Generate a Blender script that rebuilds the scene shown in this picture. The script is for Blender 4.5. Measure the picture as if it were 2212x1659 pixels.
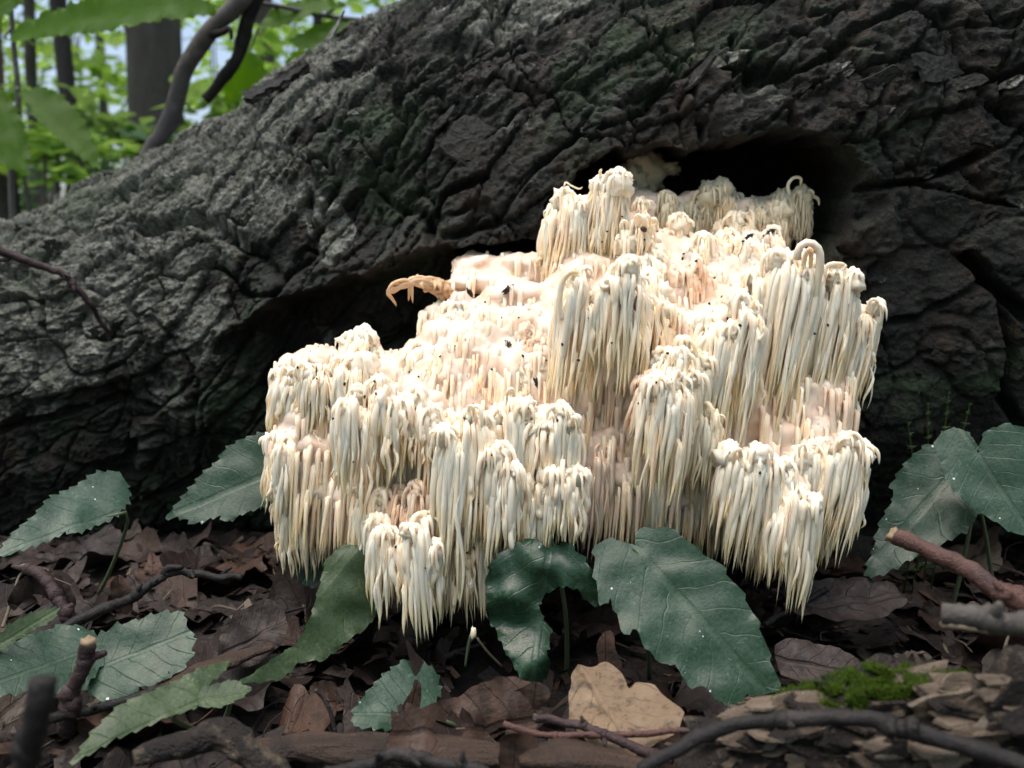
import bpy, bmesh, math, random
import numpy as np
from mathutils import Vector, Matrix, Quaternion
from mathutils.bvhtree import BVHTree
from mathutils.geometry import delaunay_2d_cdt

# ------------------------------------------------------------------ clear
for o in list(bpy.data.objects): bpy.data.objects.remove(o)
scene = bpy.context.scene
COL = scene.collection
R = math.radians
rng = random.Random(7)
nrng = np.random.default_rng(7)

# ------------------------------------------------------------------ camera
W, H, FPX = 2212.0, 1659.0, 1805.0          # pixel frame used for measuring
PITCH = R(8.0)
CAMZ = 0.224
cam_d = bpy.data.cameras.new('camera')
cam_d.sensor_width = 36.0
cam_d.lens = 36.0 * FPX / W
cam_d.clip_start = 0.01
cam_d.clip_end = 600
cam_d.dof.use_dof = True
cam_d.dof.focus_distance = 0.44
cam_d.dof.aperture_fstop = 9.0
cam = bpy.data.objects.new('camera', cam_d)
COL.objects.link(cam)
cam.location = (0, 0, CAMZ)
cam.rotation_euler = (R(90) - PITCH, 0, 0)
scene.camera = cam

# ------------------------------------------------------------------ light
SUN_EL, SUN_AZ = R(80), R(-110)              # azimuth from +Y towards +X: behind the camera, left
S = Vector((math.cos(SUN_EL) * math.sin(SUN_AZ), math.cos(SUN_EL) * math.cos(SUN_AZ), math.sin(SUN_EL)))
world = bpy.data.worlds.new('World'); scene.world = world
world.use_nodes = True
wn = world.node_tree.nodes; wl = world.node_tree.links
bg = wn['Background']
sky = wn.new('ShaderNodeTexSky')
sky.sky_type = 'NISHITA'; sky.sun_disc = False
sky.sun_elevation = SUN_EL; sky.sun_rotation = SUN_AZ
sky.air_density = 1.0; sky.dust_density = 5.0; sky.ozone_density = 1.0
wl.new(sky.outputs[0], bg.inputs[0]); bg.inputs[1].default_value = 0.15
sl = bpy.data.lights.new('sun', 'SUN')
sl.energy = 1.5; sl.angle = R(75); sl.color = (1.0, 0.985, 0.96)
so = bpy.data.objects.new('sun', sl); COL.objects.link(so)
so.rotation_euler = S.to_track_quat('Z', 'Y').to_euler()
scene.view_settings.view_transform = 'Standard'
scene.view_settings.look = 'None'
scene.view_settings.gamma = 1.0
scene.view_settings.exposure = 0.80
scene.view_settings.use_curve_mapping = False

# ------------------------------------------------------------------ pixel helpers
FW = Vector((0, math.cos(PITCH), -math.sin(PITCH)))
UP = Vector((0, math.sin(PITCH), math.cos(PITCH)))
CAM = Vector((0, 0, CAMZ))
def ray(u, v):
    return FW + Vector((1, 0, 0)) * ((u - W / 2) / FPX) + UP * ((H / 2 - v) / FPX)
def pix(u, v, y):
    d = ray(u, v); return CAM + d * (y / d.y)
def pixg(u, v, z=0.0):
    d = ray(u, v); return CAM + d * ((z - CAMZ) / d.z)
def project(P):                              # numpy (N,3) -> u, v
    Q = P - np.array([0, 0, CAMZ])
    f = Q @ np.array(FW); a = Q[:, 0]; b = Q @ np.array(UP)
    f = np.maximum(f, 1e-4)
    return W / 2 + FPX * a / f, H / 2 - FPX * b / f

# ------------------------------------------------------------------ numpy noise
_GR = np.random.default_rng(5).normal(size=(256, 3)).astype(np.float32); _GR /= np.linalg.norm(_GR, axis=1)[:, None] * .75
def noise3(P, seed=0):
    P = np.asarray(P, dtype=np.float32)
    i = np.floor(P).astype(np.int32); f = P - i; i = i.view(np.uint32)
    w = f * f * f * (f * (f * 6 - 15) + 10); w1 = 1 - w
    hx = [(i[:, 0] + np.uint32(d)) * np.uint32(374761393) + np.uint32((seed * 974711 + 12345) & 0xffffffff) for d in (0, 1)]
    hy = [(i[:, 1] + np.uint32(d)) * np.uint32(668265263) for d in (0, 1)]
    hz = [(i[:, 2] + np.uint32(d)) * np.uint32(2246822519) for d in (0, 1)]
    out = np.zeros(len(P), np.float32)
    for dx in (0, 1):
        fx = f[:, 0] - dx; wx = w[:, 0] if dx else w1[:, 0]
        for dy in (0, 1):
            fy = f[:, 1] - dy; wxy = wx * (w[:, 1] if dy else w1[:, 1]); hxy = hx[dx] ^ hy[dy]
            for dz in (0, 1):
                h = hxy ^ hz[dz]; h = (h ^ (h >> np.uint32(13))) * np.uint32(1274126177); h = (h ^ (h >> np.uint32(16))) & np.uint32(255)
                g = _GR[h]
                out += wxy * (w[:, 2] if dz else w1[:, 2]) * (g[:, 0] * fx + g[:, 1] * fy + g[:, 2] * (f[:, 2] - dz))
    return out
def fbm(P, octv=4, seed=0, gain=0.5):
    a, s, o = 1.0, 1.0, np.zeros(len(P), np.float32)
    for k in range(octv):
        o += a * noise3(P * s, seed + k * 17); a *= gain; s *= 2.03
    return o
def sstep(a, b, x):
    t = np.clip((x - a) / (b - a), 0, 1); return t * t * (3 - 2 * t)

# ------------------------------------------------------------------ object helpers
def mk_mesh(name, verts, faces, mat=None, smooth=True, attrs=None):
    me = bpy.data.meshes.new(name)
    if isinstance(faces, np.ndarray):        # big all-quad meshes: fast path
        nf, k = faces.shape
        me.vertices.add(len(verts)); me.vertices.foreach_set('co', np.asarray(verts, dtype=np.float32).ravel())
        me.loops.add(nf * k); me.loops.foreach_set('vertex_index', faces.astype(np.int32).ravel())
        me.polygons.add(nf); me.polygons.foreach_set('loop_start', np.arange(0, nf * k, k, dtype=np.int32))
        me.update(calc_edges=True)
    else:
        me.from_pydata([tuple(v) for v in verts] if not isinstance(verts, np.ndarray) else verts.tolist(), [], faces)
    if mat: me.materials.append(mat)
    if smooth: me.polygons.foreach_set('use_smooth', [True] * len(me.polygons))
    if attrs:
        for k, a in attrs.items():
            at = me.attributes.new(k, 'FLOAT', 'POINT'); at.data.foreach_set('value', np.asarray(a, dtype=np.float32))
    me.update()
    return me
def add(name, me, parent=None, loc=None, mw=None):
    o = bpy.data.objects.new(name, me); COL.objects.link(o)
    if mw is not None: o.matrix_world = mw
    elif loc is not None: o.location = loc
    if parent: o.parent = parent
    return o
def tag(o, label=None, cat=None, group=None, kind=None):
    if label: o['label'] = label
    if cat: o['category'] = cat
    if group: o['group'] = group
    if kind: o['kind'] = kind
    return o
def empty(name, loc=(0, 0, 0)):
    o = bpy.data.objects.new(name, None); COL.objects.link(o); o.location = loc
    o.empty_display_size = 0.02
    return o
def child(name, me, parent):                 # mesh in world coordinates under an Empty placed with translation only
    o = bpy.data.objects.new(name, me); COL.objects.link(o)
    o.parent = parent; o.location = -Vector(parent.location)
    return o

class Acc:                                   # collects many shapes into one mesh
    def __init__(s): s.v = []; s.f = []; s.a = []; s.n = 0
    def add(s, v, f, a=None):
        v = np.asarray(v, dtype=float); s.v.append(v)
        n = s.n; s.f += [tuple([i + n for i in q]) for q in f]
        s.a.append(np.zeros(len(v)) if a is None else np.asarray(a)); s.n += len(v)
    def mesh(s, name, mat, smooth=True):
        return mk_mesh(name, np.vstack(s.v), s.f, mat, smooth, {'along': np.concatenate(s.a)})

_TF = {}
def tube_faces(n, sides, cap):
    key = (n, sides, cap)
    if key not in _TF:
        F = []
        for i in range(n - 1):
            for k in range(sides):
                a0 = i * sides + k; a1 = i * sides + (k + 1) % sides
                F.append((a0, a1, a1 + sides, a0 + sides))
        if cap:
            F.append(tuple(range(sides - 1, -1, -1))); F.append(tuple(range((n - 1) * sides, n * sides)))
        _TF[key] = F
    return _TF[key]
def tube(pts, rad, sides=7, cap=True, rough=0.0, seed=0, flat=1.0):
    """tapered tube along pts -> verts, faces, along"""
    P = np.asarray(pts, dtype=float); n = len(P)
    rad = np.asarray(rad, dtype=float)
    D = np.diff(P, axis=0); dl = np.sqrt((D * D).sum(1))
    T = np.empty_like(P); T[0] = D[0]; T[-1] = D[-1]; T[1:-1] = D[1:] + D[:-1]
    T /= np.maximum(np.sqrt((T * T).sum(1)), 1e-9)[:, None]
    best = None
    for ref in (np.array([.13, -.97, .2]), np.array([.1, .2, .97]), np.array([.97, .15, .1])):
        m = np.abs(T @ ref).max()
        if best is None or m < best[0]: best = (m, ref)
        if m < .9: break
    ref = best[1]
    rr = np.random.default_rng(seed)
    B = ref - (T @ ref)[:, None] * T; B /= np.maximum(np.sqrt((B * B).sum(1)), 1e-9)[:, None]
    C = np.stack([T[:, 1] * B[:, 2] - T[:, 2] * B[:, 1], T[:, 2] * B[:, 0] - T[:, 0] * B[:, 2], T[:, 0] * B[:, 1] - T[:, 1] * B[:, 0]], 1)
    ang = np.arange(sides) * 2 * math.pi / sides + rr.uniform(0, 6)
    r = rad[:, None] * (1 + (rr.uniform(-rough, rough, (n, sides)) if rough else np.zeros((n, sides))))
    V = P[:, None, :] + (np.cos(ang) * r)[:, :, None] * B[:, None, :] * flat + (np.sin(ang) * r)[:, :, None] * C[:, None, :]
    L = np.concatenate([[0], np.cumsum(dl)]); L = L / max(L[-1], 1e-9)
    return V.reshape(-1, 3), tube_faces(n, sides, cap), np.repeat(L, sides)
def smooth_path(pts, n):
    P = np.asarray(pts, dtype=float); m = len(P)
    D = np.diff(P, axis=0); L = np.concatenate([[0], np.cumsum(np.sqrt((D * D).sum(1)))])
    t = np.linspace(0, L[-1], n)
    i = np.clip(np.searchsorted(L, t) - 1, 0, m - 2)
    s = ((t - L[i]) / np.maximum(L[i + 1] - L[i], 1e-9))[:, None]
    p0 = P[np.maximum(i - 1, 0)]; p1 = P[i]; p2 = P[i + 1]; p3 = P[np.minimum(i + 2, m - 1)]
    return 0.5 * (2 * p1 + (p2 - p0) * s + (2 * p0 - 5 * p1 + 4 * p2 - p3) * s * s + (3 * p1 - p0 - 3 * p2 + p3) * s ** 3)
def blob(c, r, seed=0, nu=16, nv=10, amp=.15, freq=2.0):
    """noisy ellipsoid verts/faces"""
    c = np.array(c, dtype=float); r = np.array(r, dtype=float)
    D = [(0, 0, 1)]
    for i in range(1, nv):
        th = math.pi * i / nv
        for k in range(nu):
            ph = 2 * math.pi * k / nu; D.append((math.sin(th) * math.cos(ph), math.sin(th) * math.sin(ph), math.cos(th)))
    D.append((0, 0, -1)); D = np.array(D)
    n = fbm(D * freq + seed * 7.31, 3, seed)
    V = c + D * r * (1 + amp * n * 1.6)[:, None]
    F = []
    for k in range(nu): F.append((0, 1 + k, 1 + (k + 1) % nu))
    for i in range(nv - 2):
        for k in range(nu):
            a = 1 + i * nu + k; b = 1 + i * nu + (k + 1) % nu; F.append((a, a + nu, b + nu, b))
    e = len(D) - 1; s = 1 + (nv - 2) * nu
    for k in range(nu): F.append((e, s + (k + 1) % nu, s + k))
    return V, F

# ------------------------------------------------------------------ material helpers
class MT:
    def __init__(s, name):
        s.m = bpy.data.materials.new(name); s.m.use_nodes = True
        s.nt = s.m.node_tree; s.n = s.nt.nodes; s.l = s.nt.links
        s.b = s.n['Principled BSDF']; s.out = s.n['Material Output']
        s.tc = s.n.new('ShaderNodeTexCoord')
    def node(s, t, **kw):
        n = s.n.new(t)
        for k, v in kw.items(): setattr(n, k, v)
        return n
    def noise(s, scale, detail=4, rough=.6, coord='Object', dist=0.0, vec=None):
        n = s.n.new('ShaderNodeTexNoise'); n.inputs['Scale'].default_value = scale
        n.inputs['Detail'].default_value = detail; n.inputs['Roughness'].default_value = rough
        n.inputs['Distortion'].default_value = dist
        s.l.new(vec if vec is not None else s.tc.outputs[coord], n.inputs['Vector']); return n.outputs['Fac']
    def vor(s, scale, feature='F1', coord='Object', vec=None, out='Distance'):
        n = s.n.new('ShaderNodeTexVoronoi'); n.feature = feature; n.inputs['Scale'].default_value = scale
        s.l.new(vec if vec is not None else s.tc.outputs[coord], n.inputs['Vector']); return n.outputs[out]
    def mapping(s, scale, coord='Object', rot=(0, 0, 0)):
        n = s.n.new('ShaderNodeMapping'); n.inputs['Scale'].default_value = scale; n.inputs['Rotation'].default_value = rot
        s.l.new(s.tc.outputs[coord], n.inputs['Vector']); return n.outputs[0]
    def ramp(s, fac, stops, interp='LINEAR'):
        n = s.n.new('ShaderNodeValToRGB'); cr = n.color_ramp; cr.interpolation = interp
        while len(cr.elements) < len(stops): cr.elements.new(.5)
        for e, (p, c) in zip(cr.elements, stops):
            e.position = p; e.color = (c[0], c[1], c[2], 1) if not isinstance(c, (int, float)) else (c, c, c, 1)
        s.l.new(fac, n.inputs[0]); return n.outputs[0]
    def mix(s, fac, a, b, mode='MIX'):
        n = s.n.new('ShaderNodeMix'); n.data_type = 'RGBA'; n.blend_type = mode
        for sock, v in ((n.inputs[0], fac), (n.inputs[6], a), (n.inputs[7], b)):
            if isinstance(v, (int, float)): sock.default_value = v
            elif isinstance(v, tuple): sock.default_value = (*v, 1) if len(v) == 3 else v
            else: s.l.new(v, sock)
        return n.outputs[2]
    def math(s, op, a, b=None, c=None):
        n = s.n.new('ShaderNodeMath'); n.operation = op
        for i, v in enumerate((a, b, c)):
            if v is None: continue
            if isinstance(v, (int, float)): n.inputs[i].default_value = v
            else: s.l.new(v, n.inputs[i])
        return n.outputs[0]
    def attr(s, name):
        n = s.n.new('ShaderNodeAttribute'); n.attribute_name = name; return n.outputs['Fac']
    def objrand(s):
        n = s.n.new('ShaderNodeObjectInfo'); return n.outputs['Random']
    def set(s, **kw):
        for k, v in kw.items():
            sock = s.b.inputs[k.replace('_', ' ')]
            if isinstance(v, (int, float)): sock.default_value = v
            elif isinstance(v, tuple): sock.default_value = (*v, 1) if len(v) == 3 and sock.type == 'RGBA' else v
            else: s.l.new(v, sock)
        return s
    def bump(s, h, strength=.5, dist=.002):
        n = s.n.new('ShaderNodeBump'); n.inputs['Strength'].default_value = strength; n.inputs['Distance'].default_value = dist
        s.l.new(h, n.inputs['Height']); s.l.new(n.outputs[0], s.b.inputs['Normal']); return s

def mat_bark(name, lichen=True):
    t = MT(name)
    n1 = t.noise(14, 6, .65); n2 = t.noise(60, 6, .7); n3 = t.noise(260, 6, .75)
    base = t.ramp(n2, [(.25, (.005, .005, .0045)), (.5, (.0125, .0135, .0112)), (.72, (.036, .040, .033))])
    brown = t.ramp(n3, [(.3, (.014, .009, .006)), (.7, (.055, .036, .024))])
    c = t.mix(t.ramp(t.noise(22, 4, .6), [(.50, 0), (.62, .75)]), base, brown)
    plt_ = t.attr('plate')
    c = t.mix(t.ramp(plt_, [(.25, .55), (.5, .0)]), c, (.009, .0085, .008))
    c = t.mix(t.ramp(plt_, [(.66, .0), (.9, .55)]), c, (.056, .060, .052))
    # pale weathered / lichen film: its own patches, plus a per-vertex mask paling the left and upward-facing bark
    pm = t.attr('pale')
    pale_ramp = t.ramp(t.math('ADD', t.math('MULTIPLY', n3, .6), t.math('MULTIPLY', n2, .4)), [(.37, (.012, .012, .009)), (.45, (.075, .078, .062)), (.53, (.19, .195, .168)), (.63, (.36, .365, .35))])
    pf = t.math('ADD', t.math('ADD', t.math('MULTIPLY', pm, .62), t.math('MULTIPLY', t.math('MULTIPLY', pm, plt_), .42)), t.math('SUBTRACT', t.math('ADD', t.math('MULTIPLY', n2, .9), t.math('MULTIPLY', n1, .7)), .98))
    c = t.mix(t.ramp(pf, [(.10, 0), (.34, .95)]), c, pale_ramp)
    # algae green
    alg = t.ramp(t.noise(9, 5, .7, dist=.4), [(.52, 0), (.64, .8)])
    c = t.mix(t.math('MULTIPLY', alg, t.ramp(n3, [(.35, .2), (.65, 1)])), c, (.045, .085, .036))
    mos = t.ramp(t.noise(31, 5, .7), [(.64, 0), (.69, .9)])
    c = t.mix(mos, c, t.mix(t.ramp(n3, [(.4, 0), (.6, 1)]), (.042, .048, .012), (.065, .038, .012)))
    t.set(Base_Color=c, Roughness=t.ramp(n2, [(.3, .5), (.7, .85)]))
    t.b.inputs['Specular IOR Level'].default_value = .35
    hb = t.math('ADD', t.math('MULTIPLY', n3, .7), t.math('ADD', t.math('MULTIPLY', t.noise(900, 3, .7), .35), t.math('MULTIPLY', t.vor(330), .35)))
    t.bump(hb, 1.0, .0045)
    return t.m
def mat_flesh(name, c1, c2, tip, sss=.75):
    t = MT(name)
    n1 = t.noise(45, 4, .6); n2 = t.noise(420, 3, .6)
    al = t.attr('along')
    c = t.mix(t.ramp(n1, [(.35, 0), (.65, 1)]), c1, c2)
    c = t.mix(t.ramp(al, [(.45, 0), (.95, .85)]), c, tip)
    t.set(Base_Color=c, Roughness=.55)
    t.b.subsurface_method = 'BURLEY'
    t.b.inputs['Subsurface Weight'].default_value = sss
    t.b.inputs['Subsurface Radius'].default_value = (1.0, .62, .38)
    t.b.inputs['Subsurface Scale'].default_value = .0042
    t.b.inputs['Specular IOR Level'].default_value = .4
    t.bump(t.math('ADD', t.math('MULTIPLY', n2, .5), t.noise(160, 2, .5)), .2, .0008)
    return t.m
def mat_leaf(name, c_dark, c_light, vein, tcol=None, transl=.25, speck=.6, rough=.42, spacing=5.5):
    t = MT(name)
    s = t.attr('ls'); w = t.attr('lt')
    aw = t.math('ABSOLUTE', w)
    # veins: midrib + side veins leaning to the tip
    mid = t.ramp(aw, [(.0, 1), (.016, .8), (.03, 0)])
    q = t.math('FRACT', t.math('MULTIPLY', t.math('ADD', t.math('SUBTRACT', s, t.math('MULTIPLY', aw, .75)), t.math('MULTIPLY', t.noise(38, 2), .16)), spacing))
    sd = t.math('ABSOLUTE', t.math('SUBTRACT', q, .5))
    side = t.math('MULTIPLY', t.ramp(sd, [(.0, 1), (.02, .5), (.045, 0)]), t.ramp(t.noise(70, 2), [(.3, .15), (.65, 1)]))
    v = t.math('MAXIMUM', mid, t.math('MULTIPLY', side, .7))
    n1 = t.noise(60, 5, .65); n2 = t.noise(500, 3, .6)
    net = t.vor(420, 'DISTANCE_TO_EDGE')
    c = t.mix(t.ramp(n1, [(.3, 0), (.7, 1)]), c_dark, c_light)
    c = t.mix(t.math('MULTIPLY', v, .38), c, vein)
    c = t.mix(t.ramp(n2, [(.35, .5), (.55, 0)]), c, tuple(x * .55 for x in c_dark))
    fv = t.ramp(t.vor(260, 'DISTANCE_TO_EDGE'), [(0, .5), (.06, 0)])
    c = t.mix(t.math('MULTIPLY', fv, .5), c, vein)
    wear = t.math('MULTIPLY', t.ramp(t.noise(330, 4, .75), [(.56, 0), (.66, .55)]), t.ramp(t.noise(28, 3), [(.45, 0), (.62, 1)]))
    c = t.mix(wear, c, tuple(min(1, x * 2.3 + .02) for x in c_light))
    # grit and droplets
    sp = t.vor(230); rnd = t.vor(230, out='Color')
    spot = t.math('MULTIPLY', t.math('LESS_THAN', sp, t.math('MULTIPLY', t.math('POWER', t.noise(150, 1), 2.0), .28)), t.math('GREATER_THAN', t.math('MULTIPLY', t.ramp(rnd, [(0, 0), (1, 1)]), t.ramp(t.noise(22, 2), [(.45, .35), (.6, 1.0)])), 1 - speck * .80))
    c = t.mix(spot, c, (.75, .80, .80))
    t.set(Base_Color=c, Roughness=rough)
    t.b.inputs['Specular IOR Level'].default_value = .45
    hh = t.math('SUBTRACT', t.math('ADD', t.math('MULTIPLY', n2, .25), t.math('MULTIPLY', t.ramp(net, [(0, 0), (.12, 1)]), .05)), t.math('MULTIPLY', v, .4))
    t.bump(hh, .7, .0009)
    tr = t.node('ShaderNodeBsdfTranslucent'); mx = t.node('ShaderNodeMixShader'); mx.inputs[0].default_value = transl
    t.l.new(t.mix(.5, c, c_light) if tcol is None else t.mix(.75, c, tcol), tr.inputs[0])
    t.l.new(t.b.outputs[0], mx.inputs[1]); t.l.new(tr.outputs[0], mx.inputs[2]); t.l.new(mx.outputs[0], t.out.inputs[0])
    return t.m
def mat_dead(name, c1, c2, c3, rough=.62, spec=.35):
    t = MT(name)
    s = t.attr('ls'); aw = t.math('ABSOLUTE', t.attr('lt')); rnd = t.objrand()
    n1 = t.noise(40, 5, .65); n2 = t.noise(300, 4, .65)
    mid = t.ramp(aw, [(.0, 1), (.02, .7), (.035, 0)])
    q = t.math('FRACT', t.math('MULTIPLY', t.math('ADD', t.math('SUBTRACT', s, t.math('MULTIPLY', aw, .8)), t.math('MULTIPLY', t.noise(45, 2), .2)), 6.0))
    side = t.math('MULTIPLY', t.ramp(t.math('ABSOLUTE', t.math('SUBTRACT', q, .5)), [(.0, 1), (.03, .3), (.06, 0)]), t.ramp(n1, [(.35, .1), (.65, 1)]))
    v = t.math('MAXIMUM', mid, t.math('MULTIPLY', side, .6))
    c = t.mix(t.ramp(n1, [(.32, 0), (.68, 1)]), c1, c2)
    c = t.mix(t.math('MULTIPLY', rnd, .7), c, c3)
    c = t.mix(t.math('MULTIPLY', v, .3), c, c2)
    c = t.mix(t.ramp(t.noise(120, 5, .7), [(.52, 0), (.64, .75)]), c, tuple(x * .35 for x in c1))
    c = t.mix(t.ramp(n2, [(.58, 0), (.68, .8)]), c, tuple(x * .5 for x in c1))
    c = t.mix(t.ramp(t.noise(75, 4, .7), [(.60, 0), (.72, .5)]), c, tuple(min(1, x * 1.7) for x in c2))
    t.set(Base_Color=c, Roughness=t.ramp(n2, [(.3, rough - .15), (.7, rough + .15)]))
    t.b.inputs['Specular IOR Level'].default_value = spec
    t.bump(t.math('SUBTRACT', t.math('MULTIPLY', n2, .5), t.math('MULTIPLY', v, .6)), .8, .0016)
    return t.m
def mat_wood(name, c1, c2, c3, grain=(40, 40, 40), rough=.65, bump=.0015, n2s=45):
    t = MT(name)
    g = t.mapping(grain)
    n1 = t.noise(1.0, 5, .65, vec=g); n2 = t.noise(n2s, 5, .65); n3 = t.noise(420, 4, .65)
    c = t.mix(t.ramp(n1, [(.3, 0), (.7, 1)]), c1, c2)
    c = t.mix(t.ramp(n2, [(.52, 0), (.66, .8)]), c, c3)
    t.set(Base_Color=c, Roughness=rough)
    t.b.inputs['Specular IOR Level'].default_value = .35
    t.bump(t.math('ADD', n1, t.math('ADD', t.math('MULTIPLY', n3, .5), t.math('MULTIPLY', t.noise(1100, 2, .6), .3))), 1.0, bump)
    return t.m
def mat_soil():
    t = MT('soil')
    n1 = t.noise(25, 6, .7); n2 = t.noise(180, 5, .7); n3 = t.noise(1.3, 4, .6)
    c = t.ramp(n2, [(.3, (.006, .004, .003)), (.55, (.016, .010, .008)), (.75, (.034, .022, .016))])
    c = t.mix(t.ramp(n1, [(.45, 0), (.65, .6)]), c, (.024, .014, .010))
    # green ground cover further off, in patches of its own
    dist = t.node('ShaderNodeVectorMath', operation='LENGTH'); t.l.new(t.tc.outputs['Object'], dist.inputs[0])
    far = t.ramp(t.math('MULTIPLY', dist.outputs['Value'], .1), [(.18, 0), (.45, 1)])
    c = t.mix(t.math('MULTIPLY', far, t.ramp(n3, [(.38, 0), (.6, .85)])), c, (.05, .10, .025))
    t.set(Base_Color=c, Roughness=.8)
    t.bump(t.math('ADD', t.math('MULTIPLY', n2, .6), t.math('MULTIPLY', n1, .5)), 1.0, .006)
    return t.m
def mat_foliage(name, cd, ct, transl=.5):
    t = MT(name)
    rnd = t.attr('along')
    c = t.mix(rnd, cd, ct)
    t.set(Base_Color=c, Roughness=.5)
    t.b.inputs['Specular IOR Level'].default_value = .3
    tr = t.node('ShaderNodeBsdfTranslucent'); mx = t.node('ShaderNodeMixShader'); mx.inputs[0].default_value = transl
    t.l.new(t.mix(.6, c, (.42, .62, .10)), tr.inputs[0])
    t.l.new(t.b.outputs[0], mx.inputs[1]); t.l.new(tr.outputs[0], mx.inputs[2]); t.l.new(mx.outputs[0], t.out.inputs[0])
    return t.m
def mat_plain(name, col, rough=.6, spec=.4):
    t = MT(name); n = t.noise(300, 3)
    t.set(Base_Color=t.mix(n, tuple(x * .7 for x in col), col), Roughness=rough); t.b.inputs['Specular IOR Level'].default_value = spec
    t.bump(n, .4, .0006)
    return t.m

M = {}
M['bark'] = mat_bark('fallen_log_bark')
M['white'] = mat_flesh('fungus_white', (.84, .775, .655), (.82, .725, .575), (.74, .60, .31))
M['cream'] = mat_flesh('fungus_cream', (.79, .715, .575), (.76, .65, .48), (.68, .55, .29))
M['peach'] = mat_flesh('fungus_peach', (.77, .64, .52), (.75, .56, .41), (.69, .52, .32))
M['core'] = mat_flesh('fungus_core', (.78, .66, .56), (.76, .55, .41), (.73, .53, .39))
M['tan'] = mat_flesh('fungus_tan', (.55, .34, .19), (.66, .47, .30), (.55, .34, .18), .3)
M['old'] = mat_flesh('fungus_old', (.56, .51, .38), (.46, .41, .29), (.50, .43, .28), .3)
M['green'] = mat_leaf('leaf_green', (0.0160, 0.0480, 0.0248), (0.0304, 0.0752, 0.0416), (0.0680, 0.1160, 0.0720), rough=.36)
M['green_pale'] = mat_leaf('leaf_pale_green', (0.0272, 0.0656, 0.0400), (0.0496, 0.1024, 0.0640), (0.0880, 0.1360, 0.0960), speck=.5, rough=.38)
M['green_glossy'] = mat_leaf('leaf_glossy_green', (.012, .038, .019), (.024, .062, .031), (.055, .10, .06), rough=.26, speck=.5)
M['green_yellow'] = mat_leaf('leaf_yellow_green', (0.0345, 0.0638, 0.0255), (0.0615, 0.1013, 0.0375), (0.1050, 0.1500, 0.0675), speck=.35)
M['green_sapling'] = mat_leaf('leaf_sapling', (.075, .17, .012), (.12, .24, .020), (.17, .32, .04), tcol=(.46, .66, .04), transl=.72, speck=0, spacing=16)
M['dead1'] = mat_dead('dead_leaf_brown', (0.0136, 0.0092, 0.0076), (0.0384, 0.0248, 0.0200), (0.0208, 0.0128, 0.0108))
M['dead2'] = mat_dead('dead_leaf_russet', (0.0288, 0.0144, 0.0088), (0.0680, 0.0360, 0.0232), (0.0384, 0.0224, 0.0160))
M['dead3'] = mat_dead('dead_leaf_dark', (0.0079, 0.0053, 0.0044), (0.0198, 0.0123, 0.0097), (0.0154, 0.0088, 0.0088))
M['dead4'] = mat_dead('dead_leaf_greyish', (0.0360, 0.0288, 0.0224), (0.0760, 0.0600, 0.0440), (0.0480, 0.0384, 0.0320))
M['dead_tan'] = mat_dead('dead_leaf_tan', (0.1290, 0.0843, 0.0496), (0.1885, 0.1314, 0.0818), (0.1587, 0.1066, 0.0645))
M['wood_dark'] = mat_wood('twig_dark', (0.0059, 0.0050, 0.0050), (0.0158, 0.0124, 0.0124), (0.0372, 0.0307, 0.0288), grain=(90, 90, 90))
M['wood_purple'] = mat_wood('twig_purple', (0.0264, 0.0132, 0.0158), (0.0440, 0.0242, 0.0255), (0.0704, 0.0484, 0.0440), grain=(120, 120, 120))
M['wood_red'] = mat_wood('twig_red', (0.0660, 0.0300, 0.0240), (0.1020, 0.0510, 0.0420), (0.0420, 0.0270, 0.0270), grain=(120, 120, 120))
M['wood_grey'] = mat_wood('twig_grey', (0.0480, 0.0422, 0.0384), (0.0912, 0.0816, 0.0744), (0.0384, 0.0336, 0.0288))
M['wood_rot'] = mat_wood('rotten_wood', (0.0180, 0.0104, 0.0072), (0.0600, 0.0352, 0.0232), (0.0100, 0.0072, 0.0060), grain=(8, 160, 160), bump=.003)
M['wood_branch'] = mat_wood('branch_bark', (0.0675, 0.0570, 0.0600), (0.1275, 0.1110, 0.1140), (0.1800, 0.1650, 0.1650))
M['wood_end'] = mat_plain('cut_wood', (0.2700, 0.1920, 0.1200))
M['rot_bark'] = mat_wood('rotten_bark', (0.0048, 0.0040, 0.0040), (0.0240, 0.0160, 0.0128), (0.1200, 0.0920, 0.0640), grain=(45, 110, 110), bump=.006, n2s=110)
M['tan_bark'] = mat_wood('tan_bark', (0.0800, 0.0560, 0.0400), (0.1760, 0.1360, 0.1000), (0.1120, 0.1080, 0.0880), grain=(60, 120, 120), bump=.002)
M['soil'] = mat_soil()
M['trunk'] = mat_wood('tree_bark', (0.0739, 0.0628, 0.0592), (0.1573, 0.1369, 0.1257), (0.1109, 0.1385, 0.0925), grain=(14, 14, 3), rough=.85, bump=.02)
M['trunk_dark'] = mat_wood('tree_bark_dark', (0.0393, 0.0357, 0.0357), (0.0892, 0.0804, 0.0804), (0.0714, 0.0983, 0.0714), grain=(14, 14, 3), rough=.85, bump=.02)
M['fol1'] = mat_foliage('foliage_mid', (.075, .18, .020), (.16, .31, .04), .6)
M['fol2'] = mat_foliage('foliage_bright', (.15, .30, .03), (.28, .44, .07), .65)
M['fol3'] = mat_foliage('foliage_dull', (.05, .12, .055), (.09, .19, .09), .45)
M['moss'] = mat_foliage('moss', (0.0156, 0.0379, 0.0045), (0.0446, 0.0848, 0.0111), .35)
M['black'] = mat_plain('frass_black', (.012, .009, .008), .35)
M['beetle'] = mat_plain('beetle_red', (.05, .010, .006), .25, .6)
M['stem'] = mat_plain('stem_green', (.10, .13, .07), .5)
M['straw'] = mat_plain('straw', (0.1440, 0.1140, 0.0780), .6)

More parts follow.
